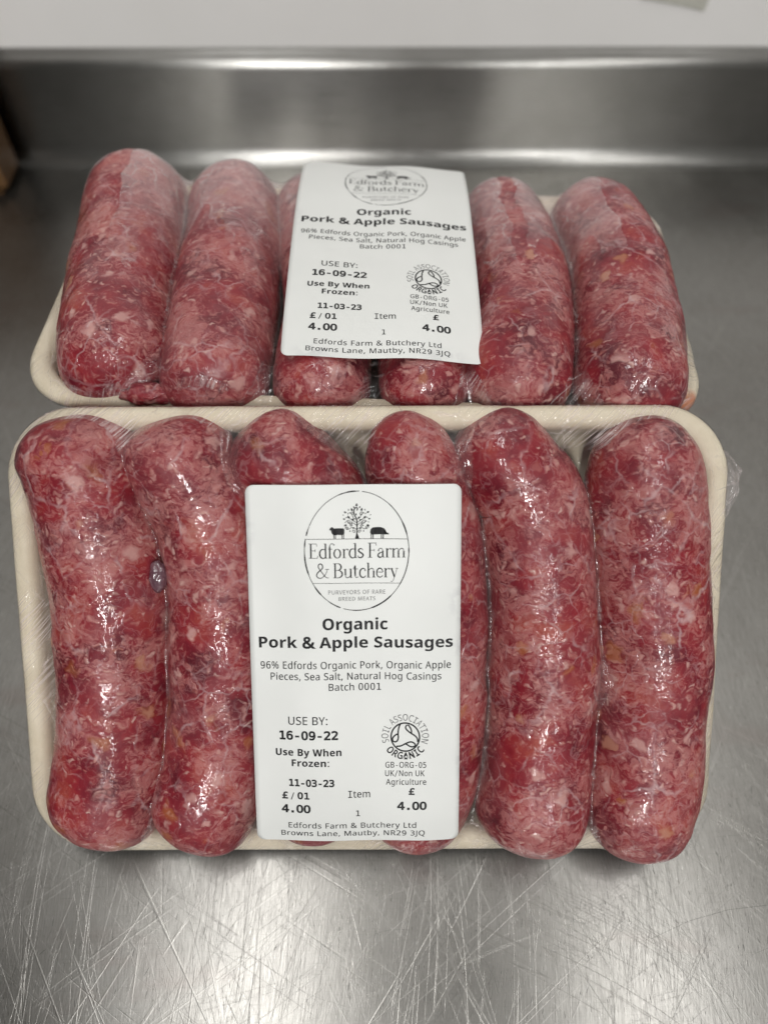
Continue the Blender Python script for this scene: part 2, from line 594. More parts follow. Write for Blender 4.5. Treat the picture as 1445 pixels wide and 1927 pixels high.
def scratch(x, y, ang, ln, w, m, bow=0.0):
    n = 4 if ln > 12 else 2
    b = len(sv)
    z = .00002 + .00001 * rng.random()
    for i in range(n + 1):
        u = i / n - .5
        a = ang + bow * u
        px_, py_ = x + math.sin(a) * ln * u * MM, y + math.cos(a) * ln * u * MM
        ww = .62 * w * (1 - 1.6 * abs(u) ** 2.2) * MM / 2
        sv.append((px_ + math.cos(a) * ww, py_ - math.sin(a) * ww, z))
        sv.append((px_ - math.cos(a) * ww, py_ + math.sin(a) * ww, z))
    for i in range(n):
        sf.append((b + 2 * i + 1, b + 2 * i, b + 2 * i + 2, b + 2 * i + 3))
        sm.append(m)


def spot():
    return rng.uniform(-.34, .34), (rng.uniform(-.06, .07) if rng.random() < .6 else rng.uniform(-.06, .40))


for k in range(2800):                       # stray hairlines
    x, y = spot()
    scratch(x, y, rng.gauss(0, .8), rng.uniform(3, 24) * rng.uniform(.3, 1), rng.uniform(.03, .09), rng.choice((1, 1, 1, 2)), rng.uniform(-.5, .5))
for k in range(24):                         # sheaves left by one sweep of a scourer
    x, y = spot()
    a = rng.choice((-.55, -.75, .6, .95, 1.2, .1, -.1)) + rng.uniform(-.15, .15)
    bow = rng.uniform(-.7, .7)
    for q in range(rng.randint(8, 26)):
        scratch(x + rng.gauss(0, .011), y + rng.gauss(0, .011), a + rng.gauss(0, .05), rng.uniform(7, 34), rng.uniform(.03, .10), 1 if rng.random() < .85 else 2, bow)
for k in range(6):                         # a few long deep ones
    x, y = spot()
    scratch(x, y, rng.gauss(0, .9), rng.uniform(50, 130), rng.uniform(.08, .17), rng.choice((1, 1, 2)), rng.uniform(-.3, .3))
for k in range(5200):                       # short dents and dashes along the grain
    x, y = spot()
    scratch(x, y, rng.gauss(.05, .22), rng.uniform(.6, 2.4), rng.uniform(.10, .26), 2 if rng.random() < .55 else 1)
tm = top.data
nb0 = len(tm.vertices)
ov = [tuple(q.co) for q in tm.vertices] + sv
of = [tuple(p.vertices) for p in tm.polygons]
nf0 = len(of)
of += [tuple(nb0 + i for i in q) for q in sf]
nm_ = bpy.data.meshes.new('worktop_surface')
nm_.from_pydata(ov, [], of)
nm_.materials.append(M_TOP)
nm_.materials.append(mat_scratch('bright_scratch', .35, .30))
nm_.materials.append(mat_scratch('dark_scratch', .10, .45))
nm_.polygons.foreach_set('material_index', [0] * nf0 + sm)
nm_.update()
top.data = nm_
bpy.data.meshes.remove(tm)

# scrap of tape on the wall
tp = rrect(.0170, .0065, .0006, 2, 4)
rng = random.Random(3)
tv = [(x + rng.uniform(-.0003, .0003), -.0004, z + rng.uniform(-.0004, .0004)) for x, z in tp] + [(x, 0, z) for x, z in tp]
n = len(tp)
tf = [tuple(range(n))[::-1]] + [(i, (i + 1) % n, n + (i + 1) % n, n + i)[::-1] for i in range(n)]
tape = make('tape_strip', tv, tf, M_TAPE, None, False)
tape.location = (.1440, YB + .0108, .0822)
tape.rotation_euler = (0, R(9), 0)
tag(tape, 'torn strip of pale tape stuck on the white wall above the steel back edge', 'tape')

# dark wooden thing standing at the far left end against the upstand
bm = bmesh.new()
bmesh.ops.create_cube(bm, size=1)
bmesh.ops.scale(bm, vec=(.10, .030, .13), verts=bm.verts)
bmesh.ops.bevel(bm, geom=bm.edges[:], offset=.004, segments=3, affect='EDGES')
me = bpy.data.meshes.new('wooden_board')
bm.to_mesh(me)
bm.free()
me.materials.append(M_WOOD)
board = bpy.data.objects.new('wooden_board', me)
col.objects.link(board)
board.location = (-.2540, YB - .022, .0655)
tag(board, 'dark brown wooden board standing on the worktop against the steel back edge', 'board')


# ------------------------------------------------------------------ packs
def frame(o, ex, ey, ez):
    m = Matrix.Identity(4)
    for i in range(3):
        m[i][0], m[i][1], m[i][2], m[i][3] = ex[i], ey[i], ez[i], o[i] * MM
    return m


FRONT = frame((-4.3, 90.19, 53.74), (.99999391, .00258683, .0023437), (-.00349065, .74106984, .67141888), (0, -.67142297, .74107435))
BACK = frame((-5.10, 197.11, 89.28), (.99881614, -.04864, .00085), (.04864728, .99866407, -.01743), (0, .01745241, .9998477))

HX, RAD, DEPTH = 99.4, 20.0, 22.6


def tray(parent, HY, seed, juice=None):
    rg = random.Random(seed)
    # (inset from the outer outline, height) from the outside base up over the rolled rim and down to the inner floor
    rings = [(13.5, -DEPTH), (12.0, -DEPTH + .6), (8.4, -15), (6.0, -6.0), (4.6, -4.8), (1.4, -4.3), (.4, -3.8), (0, -2.8), (.15, -1.5), (.9, -.5), (2.2, 0), (3.6, .1), (4.9, -.3), (5.9, -1.3),
             (6.5, -3), (7.0, -6), (8.2, -13), (9.6, -DEPTH + 6), (12.5, -DEPTH + 3.4), (19, -DEPTH + 3)]
    v = []
    n = None
    for ins, z in rings:
        p = rrect(HX - ins, HY - ins, max(RAD - ins * .75, 4), 12, 16)
        n = len(p)
        for x, y in p:
            w = noise.noise(Vector((x * .02 + seed, y * .02, 0))) * .9
            w2 = noise.noise(Vector((x * .11 + seed, y * .11, z * .1))) * .18
            v.append(((x + w2) * MM, (y + w2) * MM, (z + w * .5 + w2) * MM))
    f = grid_faces(n, len(rings), True)
    f.append(tuple(range(n))[::-1])
    f.append(tuple((len(rings) - 1) * n + i for i in range(n)))
    o = make('tray', v, f, M_TRAY, parent)
    if juice:
        at = o.data.attributes.new('juice', 'FLOAT', 'POINT')
        vals = []
        for q in o.data.vertices:
            d = math.hypot(q.co.x / MM - juice[0], q.co.y / MM - juice[1])
            vals.append(max(0.0, min(1.0, (juice[2] - d) / 1.2)) * .85)
        at.data.foreach_set('value', vals)
    return o


def catmull(pts, step=1.0):
    P = [np.array(p, float) for p in pts]
    P = [2 * P[0] - P[1]] + P + [2 * P[-1] - P[-2]]
    out = []
    for i in range(1, len(P) - 2):
        L = np.linalg.norm(P[i + 1] - P[i])
        m = max(2, int(L / .5))
        for k in range(m):
            t = k / m
            a, b, c, d = P[i - 1:i + 3]
            out.append(.5 * ((2 * b) + (-a + c) * t + (2 * a - 5 * b + 4 * c - d) * t * t + (-a + 3 * b - 3 * c + d) * t ** 3))
    out.append(P[-2])
    out = np.array(out)
    s = np.concatenate([[0], np.cumsum(np.linalg.norm(np.diff(out, axis=0), axis=1))])
    return out, s


def sausage_mesh(path, rad, seed, end0=.85, end1=.85, p0=2.3, p1=2.3, flat=None):
    """path: centre line in tray millimetres, far end first; rad: [(share of length, radius)]"""
    C, s = catmull(path)
    L = s[-1]
    # parameter samples, denser at both ends
    st = []
    na = 16
    e0, e1 = end0 * 15, end1 * 15
    st += [e0 * (1 - math.cos(R(90 * i / na))) for i in range(na)]
    mid = int((L - e0 - e1) / 1.1)
    st += [e0 + (L - e0 - e1) * i / mid for i in range(mid)]
    st += [L - e1 * (1 - math.cos(R(90 * i / na))) for i in range(na, -1, -1)]
    NS = 72
    v = []
    rs = [a for a, b in rad]
    rv = [b for a, b in rad]
    cen = []
    for d in st:
        c = np.array([np.interp(d, s, C[:, k]) for k in range(3)])
        dd = .6
        c2 = np.array([np.interp(min(d + dd, L), s, C[:, k]) for k in range(3)])
        c1 = np.array([np.interp(max(d - dd, 0), s, C[:, k]) for k in range(3)])
        tan = (c2 - c1)
        tan /= np.linalg.norm(tan)
        side = np.cross(tan, (0, 0, 1.0))
        side /= np.linalg.norm(side)
        up = np.cross(side, tan)
        r = np.interp(d / L, rs, rv)
        q0 = min(1, d / e0)
        q1 = min(1, (L - d) / e1)
        k = (max(0, 1 - (1 - q0) ** p0)) ** (1 / p0) * (max(0, 1 - (1 - q1) ** p1)) ** (1 / p1)
        r = r * max(k, .012)
        for i in range(NS):
            a = 2 * math.pi * i / NS
            dirv = math.cos(a) * side + math.sin(a) * up
            p = c + dirv * r
            nz = noise.noise(Vector((p[0] * .06 + seed * 7.3, p[1] * .06, p[2] * .06)))
            n2 = noise.noise(Vector((p[0] * .22 + seed * 3.1, p[1] * .22, p[2] * .22)))
            p = p + dirv * ((nz * .8 + n2 * (.28 + .35 * (1 - k))) * min(1, k * 1.3))
            v.append(p)
        cen.append(c)
    n = len(st)
    f = grid_faces(NS, n, True)
    f.append(tuple(range(NS))[::-1])
    f.append(tuple((n - 1) * NS + i for i in range(NS)))
    v = np.array(v)
    o = (v.min(0) + v.max(0)) / 2
    return v, f, o


def ray_height(polys, xs, ys):
    vv, ff = [], []
    for v, f in polys:
        b = len(vv)
        vv += [Vector(q) for q in v]
        ff += [tuple(b + i for i in q) for q in f]
    T = BVHTree.FromPolygons(vv, ff)
    Z = np.full((len(ys), len(xs)), -60.0)
    dn = Vector((0, 0, -1))
    for j, y in enumerate(ys):
        for i, x in enumerate(xs):
            h = T.ray_cast(Vector((x, y, 80)), dn)
            if h[0] is not None:
                Z[j, i] = h[0].z
    return Z


def film(parent, polys, HY, trayo, load, seed, lift=None, fogf=None, bridge=()):
    """tensioned sheet over the sausages and the tray rim: membrane with an obstacle, solved by relaxation"""
    h = .9
    xs = np.arange(-HX - 1.8, HX + 1.81, h)
    ys = np.arange(-HY - 1.8, HY + 1.81, h)
    S = ray_height(polys, xs, ys)
    tv = [tuple(np.array(q.co) / MM) for q in trayo.data.vertices]
    T = ray_height([(tv, [tuple(p.vertices) for p in trayo.data.polygons])], xs, ys)
    X, Y = np.meshgrid(xs, ys)
    off = np.full(S.shape, -.5)
    if lift is not None:
        off = off + lift(X, Y)
    ob = np.maximum(S + off, T + .35)
    # outside of the rim outline the sheet is tied down
    ax = np.maximum(np.abs(X) - (HX - RAD), 0)
    ay = np.maximum(np.abs(Y) - (HY - RAD), 0)
    dist = np.where((ax > 0) & (ay > 0), np.hypot(ax, ay) - RAD, np.maximum(np.abs(X) - HX, np.abs(Y) - HY))
    outside = dist > -.9
    fix = np.maximum(np.where(S > -50, S + .3, -60), np.where(T > -50, np.maximum(T + .35, -2.0), -2.2))
    Z = np.where(outside, fix, np.maximum(ob, 8.0))
    inner = np.clip((HX - 17 - np.abs(X)) / 6, 0, 1) * np.clip((HY - 11 - np.abs(Y)) / 6, 0, 1)
    pull = load[0] + (load[1] - load[0]) * inner
    for bx, by, ba, bb in bridge:
        pull = pull * (1 - .985 * np.exp(-((X - bx) / ba) ** 4 - ((Y - by) / bb) ** 4))
    for it in range(2600):
        A = Z.copy()
        A[1:-1, 1:-1] = .25 * (Z[:-2, 1:-1] + Z[2:, 1:-1] + Z[1:-1, :-2] + Z[1:-1, 2:]) - pull[1:-1, 1:-1]
        Z = np.where(outside, fix, np.maximum(A, ob))
    gap = np.where(S > -50, Z - S, 12.0)

    def samp(G, x, y):
        fx = min(max((x - xs[0]) / h, 0), len(xs) - 1.001)
        fy = min(max((y - ys[0]) / h, 0), len(ys) - 1.001)
        i, j = int(fx), int(fy)
        a, b = fx - i, fy - j
        return (G[j, i] * (1 - a) + G[j, i + 1] * a) * (1 - b) + (G[j + 1, i] * (1 - a) + G[j + 1, i + 1] * a) * b

    NU, NV = 241, 161
    hx, hy = HX + .2, HY + .2
    V, FOG, PL, PU = [], [], [], []

    def per(x, y):
        a = math.atan2(y / hy, x / hx)
        return a

    for j in range(NV):
        b = -1 + 2 * j / (NV - 1)
        for i in range(NU):
            a = -1 + 2 * i / (NU - 1)
            tt = max(abs(a), abs(b))
            r = (RAD + .2) * tt
            x, y = a * hx, b * hy
            cx, cy = tt * hx - r, tt * hy - r
            if abs(x) > cx and abs(y) > cy and r > 0:
                dx, dy = abs(x) - cx, abs(y) - cy
                # square corner box to a quarter disc
                m = max(dx, dy)
                l = math.hypot(dx, dy)
                k = m / l if l > 0 else 1
                x = math.copysign(cx + dx * k, x)
                y = math.copysign(cy + dy * k, y)
            z = samp(Z, x, y)
            g = samp(gap, x, y)
            V.append((x, y, z))
            edge = max(0, (tt - .80) / .2)
            PL.append(edge)
            PU.append((x - y) * .55)
            FOG.append(fogf(x, y, g) if fogf else 0.0)
    F = grid_faces(NU, NV)
    # skirt round the rim and under the tray
    loop = [(NV - 1) * NU + i for i in range(NU - 1, -1, -1)] + [j * NU for j in range(NV - 2, -1, -1)] + [i for i in range(1, NU)] + [j * NU + NU - 1 for j in range(1, NV - 1)]
    prev = loop
    for ins, z in ((.2, -3.6), (1.8, -5.4), (5.5, -9), (8.6, -15), (11.6, -DEPTH + .5), (20, -DEPTH - .35)):
        cur = []
        for q in loop:
            x, y = V[q][0], V[q][1]
            d = Vector((max(abs(x) - (HX - RAD), 0) * (1 if x > 0 else -1), max(abs(y) - (HY - RAD), 0) * (1 if y > 0 else -1)))
            d = d.normalized() if d.length > 0 else Vector((0, 1))
            w = noise.noise(Vector((x * .2, y * .2, z * .02 + seed))) * .5
            V.append((x - d.x * (ins - abs(w)), y - d.y * (ins - abs(w)), z))
            FOG.append(.03)
            PL.append(1.0)
            PU.append((x - y) * .55)
            cur.append(len(V) - 1)
        for i in range(len(loop)):
            k = (i + 1) % len(loop)
            F.append((prev[i], cur[i], cur[k], prev[k]))
        prev = cur
    o = make('cling_film', [(x * MM, y * MM, z * MM) for x, y, z in V], F, M_FILM, parent)
    for nm, vals in (('fog', FOG), ('pleat', PL), ('pleat_u', PU)):
        at = o.data.attributes.new(nm, 'FLOAT', 'POINT')
        at.data.foreach_set('value', vals)
    return o


# ------------------------------------------------------------------ sausages of the two packs (centre lines in tray millimetres)
ZC = -5.0


def lift_z(path, z0, z1, zm=ZC, n0=2, n1=2):
    out = []
    n = len(path)
    for i, p in enumerate(path):
        z = zm
        if i < n0:
            z = z0 + (zm - z0) * i / n0
        if n - 1 - i < n1:
            z = z1 + (zm - z1) * (n - 1 - i) / n1
        out.append((p[0], p[1], z + (p[2] if len(p) > 2 else 0)))
    return out


FS = [
    ([(-83.0, 61.0), (-81.6, 52.5), (-79.2, 40.6), (-75.6, 22.5), (-74.0, 2.4), (-74.8, -21.5), (-77.2, -46.3), (-83.0, -63.0)], [(0, 15.0), (.15, 15.4), (.5, 15.8), (.85, 15.6), (1, 14.5)], -1, 0, .8, .8),
    ([(-57.0, 60.2), (-55.0, 53.5), (-51.0, 43.0), (-45.2, 31.0), (-42.8, 14.7), (-42.8, -8.8), (-44.8, -33.1), (-48.9, -50.1), (-56.0, -64.3)], [(0, 14.0), (.15, 14.4), (.5, 15.0), (.85, 14.8), (1, 13.5)], -3, 0, .75, .8, 2.6),
    ([(-34.4, 58.2), (-28.4, 51.8), (-20.8, 42.6), (-14.8, 32.9), (-13.5, 11.5), (-13.3, -8.9), (-15.5, -38.5), (-21.3, -64.9)], [(0, 11.6), (.12, 13.6), (.5, 14.8), (.85, 14.6), (1, 13)], -3, -4, .75, 1.0, 2.5),
    ([(5.6, 61.3), (10.8, 47.7), (15.0, 32.8), (16.9, 6.8), (17.1, -25.1), (14.8, -46.6), (8.1, -67.2)], [(0, 9.6), (.15, 12.8), (.4, 14.8), (.85, 14.6), (1, 13)], -1, -4, 1.0, 1.0),
    ([(28.8, 59.8), (33.4, 53.0), (39.8, 43.8), (44.9, 35.7), (48.1, 14.4), (49.4, -9.1), (48.8, -33.4), (46.8, -51.5), (43.0, -66.8)], [(0, 10.0), (.1, 12.8), (.3, 14.2), (.6, 14.8), (.85, 15), (1, 14.5)], -2, 1, .7, .9, 2.6),
    ([(74.5, 60.5), (76.0, 40.1), (78.3, 20.5), (80.3, -1.3), (80.4, -25.3), (78.7, -46.8), (74.0, -68.2)], [(0, 13.6), (.15, 15.0), (.5, 15.4), (.85, 15.2), (1, 14)], -1, 2, 1.25, 1.1),
]
BS = [
    ([(-88.0, 53.0), (-85.2, 36.8), (-80.6, 7.0), (-77.5, -19.5), (-73.6, -38.5), (-68.0, -54.0)], [(0, 16.0), (.5, 17.0), (1, 15.6)], -4, -4, 1.0, 1.15),
    ([(-54.1, 50.5), (-49.5, 32.3), (-46.6, 3.1), (-45.0, -22.8), (-43.3, -43.7), (-41.3, -58.5)], [(0, 14.2), (.4, 15.8), (.8, 15.4), (1, 14)], -6, -4, .9, .8),
    ([(-25.8, 51.2), (-20.4, 27.4), (-15.1, -.9), (-12.2, -21.2), (-12.2, -42.2), (-12.2, -58.0)], [(0, 12.9), (.5, 13.1), (1, 13.4)], -8, -6, 1.1, .95),
    ([(9.3, 52.0), (12.0, 29.1), (14.5, .6), (16.9, -24.7), (17.6, -43.0), (17.5, -57.0)], [(0, 12.6), (.5, 12.6), (1, 12.4)], -9, -6, 1.1, .9),
    ([(40.4, 50.5), (44.4, 30.7), (47.1, 7.6), (47.3, -13.4), (45.9, -30.3), (42.5, -56.0)], [(0, 13.5), (.5, 14.8), (.8, 15), (1, 14.5)], -9, -4, 1.0, 1.0),
    ([(73.6, 50.8), (77.7, 29.3), (80.0, 9.3), (79.6, -11.8), (78.7, -28.7), (75.5, -57.0)], [(0, 14.2), (.5, 15.2), (1, 15.2)], -8, -4, 1.0, 1.1),
]

FLAB = [
    'fat straight pork sausage at the left end of the front tray',
    'curved pork sausage with a dark purple casing bubble on its left side',
    'pork sausage with its pale slanted tip above the front label and body covered by it',
    'pork sausage with a rounded tip above the right half of the front label',
    'curved pork sausage just right of the front label, its pointed tip over the rim',
    'thick pork sausage at the right end of the front tray beside the film tuft',
]
BLAB = [
    'thick pork sausage at the left end of the rear tray above the red scrap',
    'pale pork sausage between the left end sausage and the rear label',
    'pork sausage under the left half of the rear label, its shiny end showing below',
    'narrow pork sausage under the right half of the rear label, end showing below',
    'pork sausage right of the rear label with a bright red streak along its crest',
    'pork sausage at the right end of the rear tray, red on its right flank',
]


def build_sausages(defs, labels, mtx, seed0, shift, fat, group, bloom):
    polys, objs = [], []
    for k, (path, rad, z0, z1, e0, e1, *pw) in enumerate(defs):
        v, f, o = sausage_mesh([(x + shift[0], y + shift[1], z + shift[2]) for x, y, z in lift_z(path, z0, z1)], [(a, b * fat) for a, b in rad], seed0 + k * 1.37, e0, e1, pw[0] if pw else 2.3)
        ob = make('pork_sausage', (v - o) * MM, f, M_MEAT)
        ob.matrix_world = mtx @ Matrix.Translation(Vector(o) * MM)
        ob['bloom'] = bloom[k]
        tag(ob, labels[k], 'sausage', group)
        polys.append((v, f))
        objs.append((ob, o))
    return polys, objs


fp, fobj = build_sausages(FS, FLAB, FRONT, 3.0, (1.1, 2.4, 0), 1.095, 'sausages in the front tray', [.0, .03, .05, .03, .0, .0])
bp, bobj = build_sausages(BS, BLAB, BACK, 41.0, (1.0, 3.5, 4.0), 1.085, 'sausages in the rear tray', [.0, .10, .05, .0, .04, .02])

# ------------------------------------------------------------------ the wrapped trays
FHY, BHY = 65.5, 53.5
pf = empty('wrapped_tray', FRONT)
tag(pf, 'film wrapped sausage tray in front, leaning up on the rear tray, label facing the camera', 'food tray', 'wrapped sausage trays')
pb = empty('wrapped_tray', BACK)
tag(pb, 'film wrapped sausage tray lying behind, its label bent over and seen at a slant', 'food tray', 'wrapped sausage trays')

ft = tray(pf, FHY, 1.0)
bt = tray(pb, BHY, 5.0, (94.5, -47.0, 5.6))


def smst(x, a, b):
    t = np.clip((x - a) / (b - a), 0, 1)
    return t * t * (3 - 2 * t)


def blift(X, Y):
    """where the film stands clear of the rear sausages (towards their far ends), save for streaks that cling"""
    wob = 2.0 * np.sin(Y * .23 + 1) + 1.2 * np.sin(Y * .51 + X * .1)
    big = 9 * np.sin(X * .16 + 1.0) + 6 * np.sin(X * .31 + Y * .12) + 4 * np.sin(X * .55 - Y * .2)
    far = smst(Y + big, 0, 5)
    cling = np.zeros_like(X)
    for (cx0, cx1, wd) in ((49.5, 43.5, 2.6), (90.0, 82.0, 8.5), (-86.5, -93.0, 10.5)):
        c = cx0 + (cx1 - cx0) * (Y + 20) / 70
        cling = np.maximum(cling, 1 - smst(np.abs(X - c + wob * .35), wd * .8, wd * 1.0))
    return .95 * far * (1 - cling)


def bfog(x, y, g):
    if g < -.1:
        return 0.0
    s = min(max((y - 0) / 46, 0), 1)
    n = .75 + .5 * noise.noise(Vector((x * .06, y * .06, 3)))
    return .30 * s * n + .06 * min(max(g / 8, 0), 1) * s


def ffog(x, y, g):
    return .03 if g > -.05 else 0.0


film(pf, fp, FHY, ft, (.030, .50), 2, None, ffog, ((-31, 47, 12, 9), (65, -12, 9, 8), (24, 50, 8, 8), (-66, 20, 5, 6)))
film(pb, bp, BHY, bt, (.030, .40), 6, blift, bfog)

